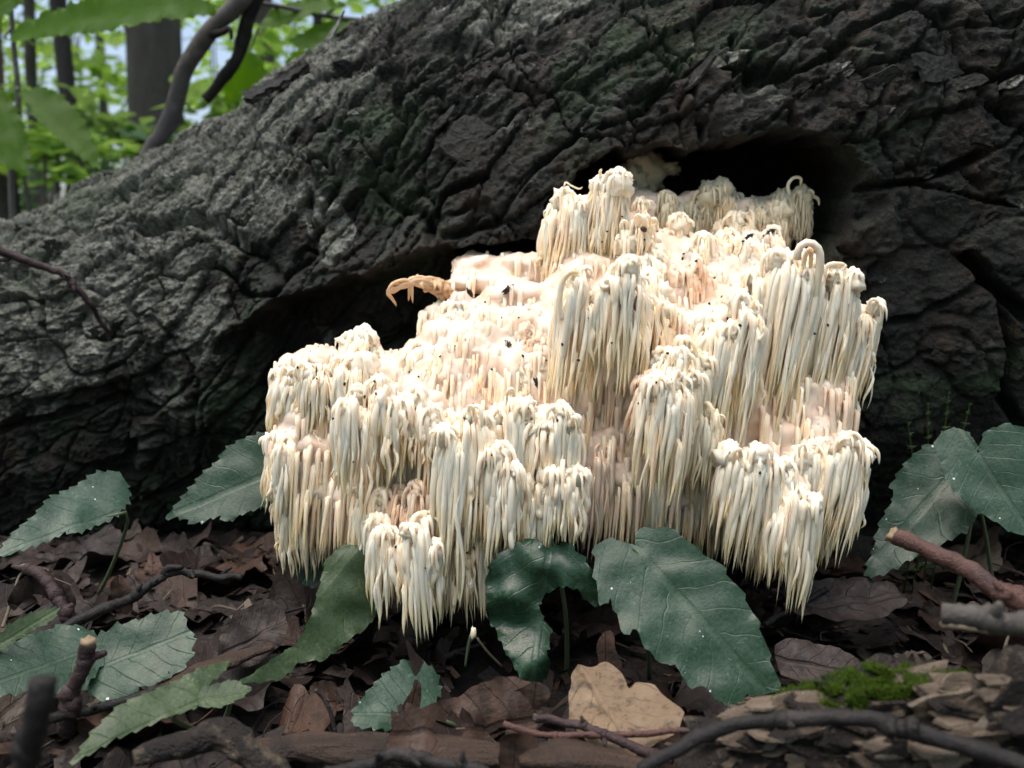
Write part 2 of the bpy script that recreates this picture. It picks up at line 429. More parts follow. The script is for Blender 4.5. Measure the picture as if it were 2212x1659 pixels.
# ================================================================== GROUND
def spaced(c0, c1, step, far, n):
    d = np.arange(c0, c1 + 1e-6, step)
    g = np.geomspace(step * 2, far, n)
    return np.concatenate([(c0 - g)[::-1], d, c1 + g])
def ground_z(P2):
    P = np.column_stack([P2[:, 0], P2[:, 1], np.zeros(len(P2))])
    near = .012 * fbm(P * 9, 4, 3) + .004 * fbm(P * 45, 3, 8)
    d = np.hypot(P2[:, 0], P2[:, 1])
    return near + sstep(1.5, 30, d) * (.5 * fbm(P * .12, 3, 5)) - .002
gx = spaced(-.75, .75, .006, 120, 40); gy = spaced(.10, .80, .006, 120, 40)
GX, GY = np.meshgrid(gx, gy); g2 = np.column_stack([GX.ravel(), GY.ravel()])
gz = ground_z(g2); nx, ny = len(gx), len(gy)
idx = np.arange(nx * ny).reshape(ny, nx)
gf = np.column_stack([idx[:-1, :-1].ravel(), idx[:-1, 1:].ravel(), idx[1:, 1:].ravel(), idx[1:, :-1].ravel()])
ground = add('ground', mk_mesh('ground', np.column_stack([g2, gz]), gf, M['soil']))
tag(ground, 'dark damp forest floor soil', kind='structure')
def gz1(x, y): return float(ground_z(np.array([[x, y]]))[0])

# ================================================================== LOG
def log_par(x):
    xs = [-3.0, -1.0, -.50, -.366, -.306, -.248, -.184, -.13, 0, .2, .6, 1.4, 3.0]
    r = np.interp(x, xs, [.14, .16, .176, .193, .199, .206, .224, .243, .282, .320, .36, .40, .42])
    zc = np.interp(x, xs, [.08, .085, .088, .122, .137, .154, .176, .196, .23, .262, .29, .32, .33])
    yc = np.interp(x, xs, [.90, .86, .835, .835, .835, .835, .836, .838, .84, .845, .86, .90, .95])
    return r, yc, zc
xd = np.arange(-.68, .46, .0015)
xg = np.geomspace(.004, 1.9, 36)
lx = np.concatenate([(xd[0] - xg)[::-1], xd, xd[-1] + xg])
th_f = np.arange(R(62), R(240), .0052)
th_b = np.linspace(R(240), R(422), 44)[1:-1]
th = np.concatenate([th_f, th_b])            # theta measured from back (+y) over the top to the front (-y)
# smooth the parameter curves
xf = np.linspace(-3.2, 3.2, 1281)
rf, yf, zf = log_par(xf); ker = np.hanning(23); ker /= ker.sum()
def smth(a): return np.convolve(np.pad(a, 11, mode='edge'), ker, 'valid')
rf, yf, zf = smth(rf), smth(yf), smth(zf)
LX, TH = np.meshgrid(lx, th)
X = LX.ravel(); T = TH.ravel()
rr_ = np.interp(X, xf, rf); yc_ = np.interp(X, xf, yf); zc_ = np.interp(X, xf, zf)
NY, NZ = np.cos(T + R(0)), np.sin(T)
P0 = np.column_stack([X, yc_ + rr_ * NY, zc_ + rr_ * NZ])
# surface coordinates: along, around
Q = np.column_stack([X, P0[:, 1], P0[:, 2]])
lump = .020 * fbm(Q * np.array([4, 6, 6]), 2, 11) + .006 * fbm(Q * 17 + 3.1, 2, 12)
warp = np.column_stack([fbm(Q * 22, 2, 31), fbm(Q * 22, 2, 32), fbm(Q * 22, 2, 33)]) * .012
Qw = Q + warp
sl_ = fbm(Qw * np.array([17, 42, 42]), 3, 14)
saw = (sl_ * 2.6) % 1.0                       # scale-like steps of flaking bark
flake = .0060 * (saw ** 1.8)
saw2 = (fbm(Qw * np.array([52, 120, 120]) + 9, 2, 18) * 2.4) % 1.0
flake2 = .0036 * saw2 ** 1.5
fine = .0022 * fbm(Q * 120, 2, 20, .75)
def plates(x, q, sx, sq, seed):
    """cells on the bark surface: edge distance, random value, second random value, offset across the grain"""
    a, b = x / sx, q / sq; ia, ib = np.floor(a).astype(np.int64), np.floor(b).astype(np.int64)
    f1 = np.full(len(x), 9.0); f2 = f1.copy(); hv = np.zeros(len(x)); h2 = np.zeros(len(x)); ob = np.zeros(len(x))
    for da in (-1, 0, 1):
        for db in (-1, 0, 1):
            ca, cb = ia + da, ib + db
            h = (ca * 73856093 ^ cb * 19349663 ^ seed * 83492791) & 0x7fffffff; h = (h * 1103515245 + 12345) & 0x7fffffff
            r1 = ((h >> 8) & 1023) / 1023.0; h = (h * 1103515245 + 12345) & 0x7fffffff; r2 = ((h >> 8) & 1023) / 1023.0
            h = (h * 1103515245 + 12345) & 0x7fffffff; r3 = ((h >> 8) & 1023) / 1023.0
            dx, dy = ca + r1 - a, cb + r2 - b; d = np.hypot(dx, dy); c = d < f1
            f2 = np.where(c, f1, np.minimum(f2, d)); f1 = np.where(c, d, f1)
            hv = np.where(c, r3, hv); h2 = np.where(c, r1, h2); ob = np.where(c, -dy, ob)
    return f2 - f1, hv, h2, ob
SQ = T * rr_ - X * .18
wx = .010 * noise3(Q * 28, 101) + .0035 * noise3(Q * 130, 102); wq = .008 * noise3(Q * 28, 103) + .0030 * noise3(Q * 130, 104)
e1, h1, t1_, o1 = plates(X + wx, SQ + wq, .060, .036, 5)
e2, hp, t2_, o2 = plates(X + wx * 1.2, SQ + wq * 1.2, .021, .012, 6)
calm = sstep(-.15, .25, noise3(Q * np.array([9, 13, 13]), 107))
plate = (.008 * (h1 - .5) + .004 * o1 * t1_ - .006 * (1 - sstep(0, .10, e1))) + (.35 + .65 * calm) * (.0030 * (hp - .5) + .0026 * o2 - .0022 * (1 - sstep(0, .14, e2)))
ridge = np.abs(noise3(Qw * np.array([7, 11, 11]), 25)); crack = -.011 * (1 - sstep(0, .035, ridge))
ridge2 = np.abs(noise3(Qw * np.array([19, 13, 13]) + 5, 26)); crack2 = -.007 * (1 - sstep(0, .04, ridge2))
pit = -.009 * sstep(.34, .55, noise3(Q * 24 + 2.2, 41))
uu, vv = project(P0)
bare = sstep(1850, 1960, uu) * sstep(380, 440, vv)
grain = .0022 * fbm(Qw * np.array([30, 120, 120]), 3, 44)
disp = lump + plate * (1 - .6 * bare) + (flake * .35 + flake2 * .45) * (1 - .75 * bare) + fine * (1 - .5 * bare) + (crack + crack2) * (1 - .6 * bare) + pit * (1 - bare) + grain * bare
# named cracks seen on the right of the hollow
def poly_dist(u, v, pts):
    d = np.full(len(u), 1e9)
    for (x0, y0), (x1, y1) in zip(pts[:-1], pts[1:]):
        ex, ey = x1 - x0, y1 - y0
        t = np.clip(((u - x0) * ex + (v - y0) * ey) / (ex * ex + ey * ey), 0, 1)
        d = np.minimum(d, np.hypot(u - x0 - t * ex, v - y0 - t * ey))
    return d
front = P0[:, 1] < yc_ + .02
jit = 9 * noise3(Q * 60, 51)
for pts, w, dep in (([(1855, 405), (1930, 395), (2000, 388), (2060, 365), (2140, 325)], 11, .016),
                    ([(2000, 395), (2080, 410), (2150, 430), (2230, 440)], 8, .010),
                    ([(1900, 700), (1980, 690), (2080, 640), (2140, 610)], 9, .012),
                    ([(2115, 560), (2150, 610), (2230, 690)], 22, .026),
                    ([(2170, 640), (2180, 760), (2160, 860), (2190, 900)], 18, .022),
                    ([(1390, 0), (1410, 90), (1490, 170), (1520, 300)], 9, .010),
                    ([(1590, 60), (1585, 170), (1610, 260)], 9, .010),
                    ([(940, 540), (930, 500), (960, 420), (1050, 385)], 12, .014),
                    ([(0, 930), (120, 900), (250, 860), (340, 880)], 10, .010),
                    ([(300, 480), (420, 470), (520, 520)], 26, .016)):
    dd = poly_dist(uu, vv, pts) + jit
    disp -= np.where(front, dep * (1 - sstep(w * .25, w, dd)), 0)
P = P0.copy()
P[:, 1] += NY * disp; P[:, 2] += NZ * disp
for e in (0, -1):                             # close the far ends of the trunk
    q = np.arange(len(lx) * len(th)).reshape(len(th), len(lx))[:, e]
    P[q, 1] = yc_[q]; P[q, 2] = zc_[q]
# the hollow in the trunk behind the fungus
def inside(u, v, poly):
    c = np.zeros(len(u), bool); n = len(poly); j = n - 1
    for i in range(n):
        xi, yi = poly[i]; xj, yj = poly[j]
        k = ((yi > v) != (yj > v)) & (u < (xj - xi) * (v - yi) / (yj - yi + 1e-9) + xi); c ^= k; j = i
    return c
HOLE = [(1300, 345), (1380, 318), (1420, 305), (1500, 318), (1560, 312), (1640, 290), (1700, 278), (1780, 280), (1835, 318), (1878, 375),
        (1862, 440), (1835, 500), (1800, 555), (1770, 620), (1700, 740), (1300, 760), (1080, 720), (985, 600), (975, 545), (1090, 525), (1165, 520), (1190, 430)]
un, vn = uu + 16 * noise3(Q * 40, 61) + 10 * noise3(Q * 110, 63), vv + 16 * noise3(Q * 40, 62) + 10 * noise3(Q * 110, 64)
ins = inside(un, vn, HOLE); dh = poly_dist(un, vn, HOLE + HOLE[:1])
wh = np.where(ins & front, sstep(0, 15, dh), 0)
P[:, 1] += wh * (.105 + .02 * fbm(Q * 20, 3, 66)); P[:, 2] += wh * .01
wm = (4 * wh * (1 - wh))[:, None]
P += wm * np.column_stack([noise3(Q * 70 + 40 * k, 80 + k) for k in range(3)]) * .012
# overhanging lip to the left of the fungus: bark ends, wood below is set back
lip = np.interp(un, [430, 520, 620, 760, 880, 960, 1010, 1100], [770, 700, 640, 598, 566, 535, 545, 560])
dv = vn - lip
wl_ = sstep(0, 14, dv) * (1 - sstep(50, 330, dv)) * sstep(440, 600, un) * (1 - sstep(1040, 1120, un))
wl_ = np.where(front, wl_ * (1 - wh), 0)
P[:, 1] += wl_ * .052
# bulge of the bark just above the lip
lb = np.where(front, (1 - sstep(0, 90, -dv)) * (dv < 0) * sstep(440, 600, un) * (1 - sstep(1040, 1120, un)), 0)
P[:, 1] -= lb * .012
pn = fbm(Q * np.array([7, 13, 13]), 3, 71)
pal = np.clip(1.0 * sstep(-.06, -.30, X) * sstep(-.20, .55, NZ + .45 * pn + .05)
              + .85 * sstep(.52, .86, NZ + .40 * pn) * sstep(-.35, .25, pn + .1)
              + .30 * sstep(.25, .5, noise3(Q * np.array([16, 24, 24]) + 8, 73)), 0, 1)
# one bare pale scar
scar = [(640, 440), (690, 430), (740, 450), (770, 500), (745, 560), (720, 580), (700, 560), (670, 520)]
pal = np.maximum(pal, np.where(inside(un, vn, scar) & front, .8, 0))
nX, nT = len(lx), len(th)
idx = np.arange(nX * nT).reshape(nT, nX)
nxt = np.roll(idx, -1, axis=0)
lf = np.column_stack([idx[:, :-1].ravel(), nxt[:, :-1].ravel(), nxt[:, 1:].ravel(), idx[:, 1:].ravel()])
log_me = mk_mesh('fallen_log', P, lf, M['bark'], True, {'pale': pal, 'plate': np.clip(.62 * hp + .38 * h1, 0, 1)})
log_o = add('fallen_log', log_me)
tag(log_o, 'huge fallen tree trunk with dark flaking bark and a rotted hollow', 'log')
# decimated BVH of the front part for placing things
sub = idx[:len(th_f):3, ::3]
lv = P[sub.ravel()]; si = np.arange(sub.size).reshape(sub.shape)
bf = np.column_stack([si[:-1, :-1].ravel(), si[:-1, 1:].ravel(), si[1:, 1:].ravel(), si[1:, :-1].ravel()])
LOG_BVH = BVHTree.FromPolygons(lv.tolist(), bf.tolist())
def log_hit(u, v):
    d = ray(u, v).normalized(); h = LOG_BVH.ray_cast(CAM, d)
    if h[0] is None: return None, None
    n = h[1]
    return h[0], (n if n.dot(d) < 0 else -n)

# bark flakes lying on the trunk, each a piece of its own
def flake_mesh(seed):
    r = random.Random(seed); n = 13
    L, Wd = 1.0, r.uniform(.45, .8)
    ring = []
    for k in range(n):
        a = 2 * math.pi * k / n + r.uniform(-.2, .2); q = r.uniform(.62, 1.15)
        ring.append((L * .5 * math.cos(a) * q, Wd * .5 * math.sin(a) * q))
    curl = r.uniform(.05, .35); V = []
    for z, s in ((0, 1.0), (.035, .93)):
        for (x, y) in ring: V.append((x * s, y * s, z * r.uniform(.8, 1.2) + curl * (x * x + .5 * y * y) * (1 if r.random() < 2 else 0)))
    V.append((r.uniform(-.1, .1), 0, .045)); V.append((0, 0, -.02))
    F = [(k, (k + 1) % n, n + (k + 1) % n, n + k) for k in range(n)]
    F += [(n + k, n + (k + 1) % n, 2 * n) for k in range(n)] + [((k + 1) % n, k, 2 * n + 1) for k in range(n)]
    V = np.array(V) * .02
    return mk_mesh('bark_flake', V, F, M['bark'], False, {'pale': np.full(len(V), r.choice([0, 0, .25, .6])), 'plate': np.full(len(V), r.random())})
FL = [flake_mesh(100 + i) for i in range(14)]
def put_flake(u, v, size, seed, lift=0.0, tilt=.35, me=None):
    p, n = log_hit(u, v)
    if p is None: return
    r = random.Random(seed)
    ax = Vector((1, 0, .22 + r.uniform(-.25, .25))); ax = (ax - ax.dot(n) * n).normalized()
    n2 = (n + Vector((r.uniform(-tilt, tilt), r.uniform(-tilt, tilt), r.uniform(-tilt, tilt)))).normalized()
    ax = (ax - ax.dot(n2) * n2).normalized(); ay = n2.cross(ax)
    m = Matrix((ax, ay, n2)).transposed().to_4x4()
    o = add('bark_flake', me or r.choice(FL))
    o.matrix_world = Matrix.Translation(p + n * (lift - .001)) @ m @ Matrix.Diagonal((size / .02, size / .02 * r.uniform(.7, 1.1), size / .02, 1))
    o.parent = log_o
    return o
cnt = 0
for k in range(900):
    u = rng.uniform(-40, 2260); v = rng.uniform(0, 900)
    top = np.interp(u, [0, 820, 2212], [430, 0, -300])
    if v < top + 8: continue
    if 560 < u < 1900 and v > 280 + (u < 1180) * 200: continue
    if rng.random() > math.exp(-(v - max(top, 0)) / 330): continue
    put_flake(u, v, rng.uniform(.007, .019), 2000 + k, 0, .22); cnt += 1
    if cnt >= 215: break
def chip_mesh():
    """a thick curled slab of old bark"""
    nu, nv_ = 30, 10; V = []
    for side in (1, 0):
        for i in range(nu):
            for j in range(nv_):
                x = (i / (nu - 1) - .5) * .058; y = (j / (nv_ - 1) - .5) * .024 * (1 - .35 * abs(i / (nu - 1) - .5))
                V.append((x, y, .004 * side + 5 * y * y * 3 + 3.0 * (x - .01) ** 2))
    V = np.array(V); V += np.column_stack([fbm(V * 110 + 7 * k, 3, 91 + k) for k in range(3)]) * .0035
    F = []; m = nu * nv_
    for i in range(nu - 1):
        for j in range(nv_ - 1):
            a = i * nv_ + j; F.append((a, a + nv_, a + nv_ + 1, a + 1)); F.append((m + a, m + a + 1, m + a + nv_ + 1, m + a + nv_))
    ring = [i * nv_ for i in range(nu)] + [(nu - 1) * nv_ + j for j in range(1, nv_)] + [i * nv_ + nv_ - 1 for i in range(nu - 2, -1, -1)] + [j for j in range(nv_ - 2, 0, -1)]
    for k in range(len(ring)):
        a, b = ring[k], ring[(k + 1) % len(ring)]; F.append((a, b, m + b, m + a))
    return mk_mesh('bark_flake', V, F, M['bark'], True, {'pale': np.zeros(len(V))})
p_, n_ = log_hit(600, 205)
if p_ is not None:
    o = add('bark_flake', chip_mesh()); o.matrix_world = Matrix.Translation(p_ + Vector((0, .01, .008))) @ Matrix.Rotation(R(-30), 4, 'Y') @ Matrix.Rotation(R(35), 4, 'X'); o.parent = log_o
    tag(o, 'curled dark bark chip standing up on the trunk crest')
for (u, v, s) in ((470, 285, .03), (300, 330, .03), (240, 372, .025), (720, 75, .04), (760, 150, .035), (1180, 120, .04), (1020, 300, .045), (960, 260, .03), (1500, 170, .045), (1570, 130, .03), (2020, 150, .05), (1900, 170, .03), (2080, 180, .03)):
    put_flake(u, v, s, int(u * 7 + v), .001, .25)

# ================================================================== FUNGUS
PXS = lambda y: y / FPX
fung = empty('tooth_fungus', (0.07, .50, .02))
tag(fung, 'large creamy white tooth fungus with long drooping spines growing from the trunk', 'fungus')
FSIL = [(600, 770), (640, 745), (740, 745), (850, 750), (915, 680), (980, 640), (1060, 640), (1160, 640), (1200, 450), (1340, 430), (1440, 490), (1560, 510),
        (1690, 500), (1710, 580), (1780, 585), (1870, 670), (1860, 800), (1825, 890), (1835, 980), (1815, 1090), (1700, 1160), (1570, 1120), (1300, 1080),
        (1060, 1090), (1040, 1200), (870, 1220), (790, 1130), (640, 1110), (610, 960)]
def core_y(v): return float(np.interp(v, [380, 520, 640, 800, 1000, 1300], [.575, .55, .515, .483, .468, .455]))
core = Acc()
r_ = random.Random(3)
for v in range(420, 1240, 34):
    for u in range(590, 1900, 34):
        uj, vj = u + r_.uniform(-12, 12), v + r_.uniform(-12, 12)
        if inside(np.array([uj]), np.array([vj]), FSIL)[0]:
            dd = poly_dist(np.array([uj]), np.array([vj]), FSIL + FSIL[:1])[0]
            if dd < 26: continue
            y = core_y(vj) + r_.uniform(-.004, .006)
            rr = min(.0125, dd * PXS(y) * .7)
            core.add(*blob(pix(uj, vj, y), (rr, .024, rr), r_.randint(0, 999), 8, 6, .1))
            if r_.random() < .35: core.add(*blob(pix(uj, vj, y + .03), (rr * 1.3, .04, rr * 1.3), r_.randint(0, 999), 8, 6, .1))

for (u, v, y, ru, rv, s_) in ((1030, 572, .555, 55, 26, 5), (1110, 578, .552, 60, 30, 6), (1165, 590, .545, 40, 50, 7), (1060, 612, .535, 90, 22, 8), (1005, 605, .545, 30, 26, 9), (1120, 640, .515, 80, 28, 10),
                              (1400, 470, .575, 60, 50, 11), (1480, 470, .575, 60, 45, 12), (1560, 470, .577, 60, 50, 13), (1640, 470, .575, 60, 45, 14), (1700, 470, .573, 35, 40, 15)):
    core.add(*blob(pix(u, v, y), (ru * PXS(y), .018, rv * PXS(y)), s_, 12, 9, .3, 2.5))
# (u0, u1, v_top, v_tip, y, material, lean, tooth radius mm, knob depth factor)
CL = [
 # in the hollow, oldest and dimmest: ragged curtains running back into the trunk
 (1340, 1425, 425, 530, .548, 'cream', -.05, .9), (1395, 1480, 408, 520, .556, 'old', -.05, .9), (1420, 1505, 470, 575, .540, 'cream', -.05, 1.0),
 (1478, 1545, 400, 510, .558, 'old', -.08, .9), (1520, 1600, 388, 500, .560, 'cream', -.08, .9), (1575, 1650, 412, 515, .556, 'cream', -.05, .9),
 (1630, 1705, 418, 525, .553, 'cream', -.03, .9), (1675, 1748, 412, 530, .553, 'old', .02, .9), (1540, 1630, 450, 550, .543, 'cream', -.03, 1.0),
 # tall columns
 (1176, 1272, 398, 610, .520, 'white', -.10, 1.7), (1278, 1352, 374, 575, .517, 'white', -.06, 1.6),
 (1335, 1436, 468, 572, .512, 'white', -.02, 1.4), (1345, 1440, 515, 610, .500, 'white', .00, 1.4),
 (1450, 1515, 565, 680, .497, 'peach', -.02, 1.5), (1478, 1556, 488, 620, .515, 'white', -.05, 1.4),
 (1560, 1625, 492, 590, .520, 'white', -.03, 1.4), (1610, 1692, 482, 590, .522, 'white', -.03, 1.4),
 (1385, 1448, 585, 740, .475, 'white', -.08, 1.6),
 # right hand masses
 (1206, 1300, 575, 880, .440, 'white', -.07, 2.3), (1290, 1398, 552, 850, .437, 'white', -.08, 2.1),
 (1370, 1450, 640, 800, .458, 'cream', -.10, 1.7),
 (1590, 1680, 580, 860, .462, 'white', -.10, 2.1), (1660, 1775, 530, 930, .456, 'white', -.13, 2.2),
 (1755, 1850, 575, 900, .462, 'white', -.14, 2.0), (1820, 1900, 640, 905, .470, 'white', -.15, 1.9),
 (1505, 1600, 655, 900, .440, 'white', -.12, 2.1), (1555, 1650, 640, 945, .437, 'white', -.14, 2.1),
 (1415, 1510, 745, 1010, .425, 'white', -.12, 2.1), (1370, 1450, 790, 960, .430, 'peach', -.30, 1.8),
 (1450, 1535, 715, 960, .433, 'cream', -.08, 1.9), (1390, 1495, 800, 1085, .413, 'white', -.10, 2.3), (1470, 1560, 860, 1060, .430, 'cream', -.12, 1.9),
 # left shoulder
 (908, 965, 640, 730, .500, 'white', -.05, 1.5), (955, 1035, 612, 735, .492, 'white', -.06, 1.7),
 (1030, 1130, 690, 760, .487, 'peach', -.02, 1.4), (1120, 1216, 685, 830, .475, 'peach', -.03, 1.7),
 (735, 835, 700, 790, .478, 'white', .0, 2.0), (840, 920, 742, 830, .470, 'white', -.02, 1.7), (910, 1010, 755, 840, .466, 'cream', -.02, 1.6),
 (1010, 1082, 785, 850, .463, 'peach', -.02, 1.5), (1078, 1150, 755, 850, .462, 'cream', -.02, 1.7),
 (582, 660, 748, 930, .462, 'white', -.15, 2.0), (640, 735, 740, 930, .456, 'white', -.08, 2.0), (725, 800, 765, 960, .450, 'white', -.06, 2.0),
 (722, 815, 825, 1090, .424, 'white', -.05, 2.2), (800, 890, 812, 1010, .424, 'white', -.04, 2.1), (880, 985, 832, 1010, .428, 'white', -.05, 2.0),
 (576, 650, 905, 1105, .448, 'white', -.10, 2.0), (630, 735, 935, 1090, .453, 'cream', -.05, 1.9),
 (598, 690, 1030, 1225, .455, 'cream', .00, 2.1), (670, 765, 1040, 1205, .455, 'cream', .00, 2.0), (760, 840, 1040, 1235, .430, 'white', -.06, 2.0),
 # middle front
 (948, 1060, 885, 1245, .405, 'white', -.06, 2.4), (1050, 1150, 852, 1120, .418, 'white', -.03, 2.1), (1130, 1255, 860, 1130, .416, 'white', -.04, 2.1),
 (1045, 1130, 940, 1200, .403, 'white', -.05, 2.3), (1170, 1262, 985, 1190, .408, 'white', -.06, 2.3), (1110, 1180, 1010, 1200, .410, 'cream', -.08, 2.0),
 (835, 945, 1025, 1240, .425, 'peach', -.03, 1.9), (798, 880, 1110, 1330, .412, 'white', .00, 2.0), (860, 960, 1105, 1370, .402, 'white', .00, 2.2),
 (950, 1060, 1120, 1350, .414, 'cream', .00, 2.1), (1000, 1090, 1150, 1290, .425, 'cream', -.02, 1.9),
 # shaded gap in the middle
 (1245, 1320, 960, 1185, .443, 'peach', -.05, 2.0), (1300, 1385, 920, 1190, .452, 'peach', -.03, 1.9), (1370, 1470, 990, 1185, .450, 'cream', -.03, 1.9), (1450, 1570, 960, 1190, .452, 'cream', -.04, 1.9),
 # lower right
 (1556, 1660, 955, 1215, .414, 'white', -.14, 2.2), (1620, 1715, 975, 1260, .417, 'white', -.08, 2.1), (1660, 1768, 1010, 1305, .410, 'white', -.10, 2.3),
 (1710, 1800, 915, 1150, .438, 'white', -.10, 2.0), (1770, 1872, 930, 1200, .432, 'white', -.13, 2.1), (1725, 1800, 1010, 1260, .440, 'cream', -.10, 2.0),
]
teeth_all = []                                # (score, cluster index, verts, faces, along, mat)
knobs = []
for ci, (u0, u1, vt, vb, y, mat, lean, rmm) in enumerate(CL):
    rr = random.Random(500 + ci)
    rmm *= .76; wv = (u1 - u0) * .06; u0 -= wv; u1 += wv; vb = vb + (vb - vt) * .03
    px = PXS(y); a = (u1 - u0) / 2 * px
    b = min(max(a * .85, .010), .019)
    C = pix((u0 + u1) / 2, vt, y + b * .6)    # top centre of the knob
    Lz = (vb - vt) * px * .99
    dome = min(.35 * a, .009)
    # lobes on the knob: overlapping lumps give the uneven shoulder line
    lobes = []
    nl = max(2, int(round((u1 - u0) / 34)))
    for k in range(nl):
        f = (k + .5) / nl * 2 - 1
        lobes.append((f * a * .78 + rr.uniform(-.1, .1) * a, rr.uniform(-.5, .6) * b, rr.uniform(-.013, .0015) * min(1, a / .011) - dome * f * f * .9, rr.uniform(.75, 1.3)))
    kb = Acc()
    lr = a / nl * 1.25
    for k, (lx_, ly_, lz_, ls) in enumerate(lobes):
        c = C + Vector((lx_, ly_, lz_ - lr * .9)); q = lr * ls * 1.02
        kb.add(*blob(c, (q, max(q, b * .55), q * 1.05), ci * 10 + k, 18, 13, .38, 2.6))
        core.add(*blob(c + Vector((0, .016, -.006)), (q, .022, q), ci * 10 + k, 8, 6, .1))
    tgt = pix((u0 + u1) / 2, vt + 55, core_y(vt + 55) + .012)
    ck = C + Vector((0, 0, -dome - .004))
    for t_ in (.25, .5, .75, 1):
        p = ck.lerp(tgt, t_); core.add(*blob(p, (a * .62, .012, min(a * .5, .011)), ci + 7, 8, 6, .1))
    knobs.append(kb)
    # teeth: parallel ribs that hang from the shoulder, fused above and free below, in clumps of their own length
    perim = math.pi * (a + b) * .62
    n = max(12, int(perim / (rmm * .001 * .74)))
    ncl = max(4, n // 5); clump = [(rr.uniform(.74, 1.06), rr.gauss(0, .025), rr.uniform(.6, 1.0)) for _ in range(ncl + 1)]
    for row, (rf_, frac) in enumerate(((1.0, 1.0), (.80, .8), (.52, .5))):
        m = int(n * frac)
        for k in range(m):
            ff = (k + rr.uniform(.1, .9)) / m
            ph = math.pi * (1.0 + ff * 1.24 - .12)      # front half, a bit round the sides
            cl_, cln, cr = clump[int((ff + .13 * row) % 1 * ncl)]
            cx, sy = math.cos(ph), math.sin(ph)
            R_ = rf_ * rr.uniform(.95, 1.04)
            lb0 = min(lobes, key=lambda q: abs(q[0] - cx * a * R_)); lz0 = lb0[2]
            late = rr.random() < .30 and row == 0        # springs from lower down the curtain
            ext = rr.uniform(.10, .42) * Lz if late else 0
            top = C + Vector((cx * a * R_ * .74, sy * b * R_ * (.9 if late else .60) + b * .05, lz0 - .0035 + rr.uniform(-.004, .0015) - ext))
            arch = rr.random() < .28
            drop = dome * (cx * cx) * .8 + rr.uniform(0, .003)
            rim = C + Vector((cx * a * R_ * .97, sy * b * R_ * (1.06 if late else 1), lz0 - drop - rr.uniform(.005, .011) - ext))
            if not arch and not late: top = rim + Vector((-cx * a * .10, -sy * b * .22, .0022))
            edge = 1 - .20 * abs(cx) ** 2.5
            L = Lz * edge * cl_ * (rr.uniform(.84, 1.05) if rr.random() < .7 else rr.uniform(.5, .86)) - (C.z - rim.z) * .7
            L = max(L, .007)
            ln = lean + cln + rr.gauss(0, .012)
            bow = rr.uniform(-.0008, .0015)
            wob = rr.gauss(0, .0007)
            pts = [top, top.lerp(rim, .55) + Vector((0, 0, .0012)), rim]
            for q in (.12, .28, .46, .64, .80, .92, 1.0):
                zz = -L * q
                pts.append(rim + Vector((ln * L * q + cx * bow * math.sin(q * 3) + wob * math.sin(q * 5 + k), sy * bow * math.sin(min(q * 5, 3.14)) - .02 * L * q * (0.5 - q) + .0006 * math.sin(q * 7 + k * 1.7), zz)))
            r0 = rmm * .00092 * (rr.uniform(.36, .95) if rr.random() < .76 else rr.uniform(1.0, 1.35)) * (1.0 - .10 * row)
            path = smooth_path(pts, 13)
            w_ = rr.uniform(-.15, .15)
            if late: prof = np.interp(np.linspace(0, 1, 13), [0, .15, .35, .55, .75, .9, 1], [.10, .45, .80, .80, .55, .26, .03])
            else: prof = np.interp(np.linspace(0, 1, 13), [0, .08, .2, .4, .6, .82, 1], [.7, 1.0, 1.06, 1.0 + w_, .80, .40, .03])
            V, F, A = tube(path, prof * r0, 6, True, .025, rr.randint(0, 99999), rr.uniform(.7, 1.3))
            score = L * r0 * (1.6 if row == 0 else (.9 if row == 1 else .2)) * (1 if sy < -.2 else .5)
            teeth_all.append([score, ci, V, F, A, mat])
    # short nubs and ridges that roughen the shoulder
    for k in range(int(nl * 10)):
        lb_ = rr.choice(lobes); q = lr * lb_[3]
        th_, ph = rr.uniform(.0, 1.2), rr.uniform(math.pi, 2 * math.pi) + rr.uniform(-.5, .5)
        d_ = Vector((math.sin(th_) * math.cos(ph), math.sin(th_) * math.sin(ph), math.cos(th_)))
        base = C + Vector((lb_[0], lb_[1], lb_[2] - lr * .9)) + Vector((d_.x * q, d_.y * max(q, b * .55), d_.z * q)) * .93
        L = rr.uniform(.003, .016)
        pts = [base, base + d_ * .0012 + Vector((0, -.0008, 0)), base + d_ * .0022 + Vector((d_.x * .002, -.002, -L * .35)), base + d_ * .002 + Vector((d_.x * .003, -.0025, -L))]
        V, F, A = tube(smooth_path(pts, 7), np.array([1.0, 1.1, 1.0, .85, .7, .45, .08]) * rr.uniform(.0006, .0015), 6, True, .05, k)
        teeth_all.append([1e-9, ci, V, F, A * .3, mat])
    # little arching curls that stand off the shoulder
    for k in range(rr.choice([0, 1, 1, 2])):
        lb_ = rr.choice(lobes); base = C + Vector((lb_[0], lb_[1] - b * .4, lb_[2] - .002))
        hx = rr.uniform(-.006, .006); hh = rr.uniform(.001, .0045)
        end = base + Vector((hx, -rr.uniform(.003, .010), -rr.uniform(.006, .02)))
        pts = [base, base + Vector((hx * .2, -.001, hh)), base.lerp(end, .5) + Vector((hx * .4, -.002, hh + .003)), end]
        path = smooth_path(pts, 10)
        V, F, A = tube(path, np.interp(np.linspace(0, 1, 10), [0, .5, .9, 1], [1.3, 1.15, .7, .2]) * .00085 * rr.uniform(.8, 1.4), 6, True, .05, k)
        teeth_all.append([1e-9, ci, V, F, A * .4, mat])
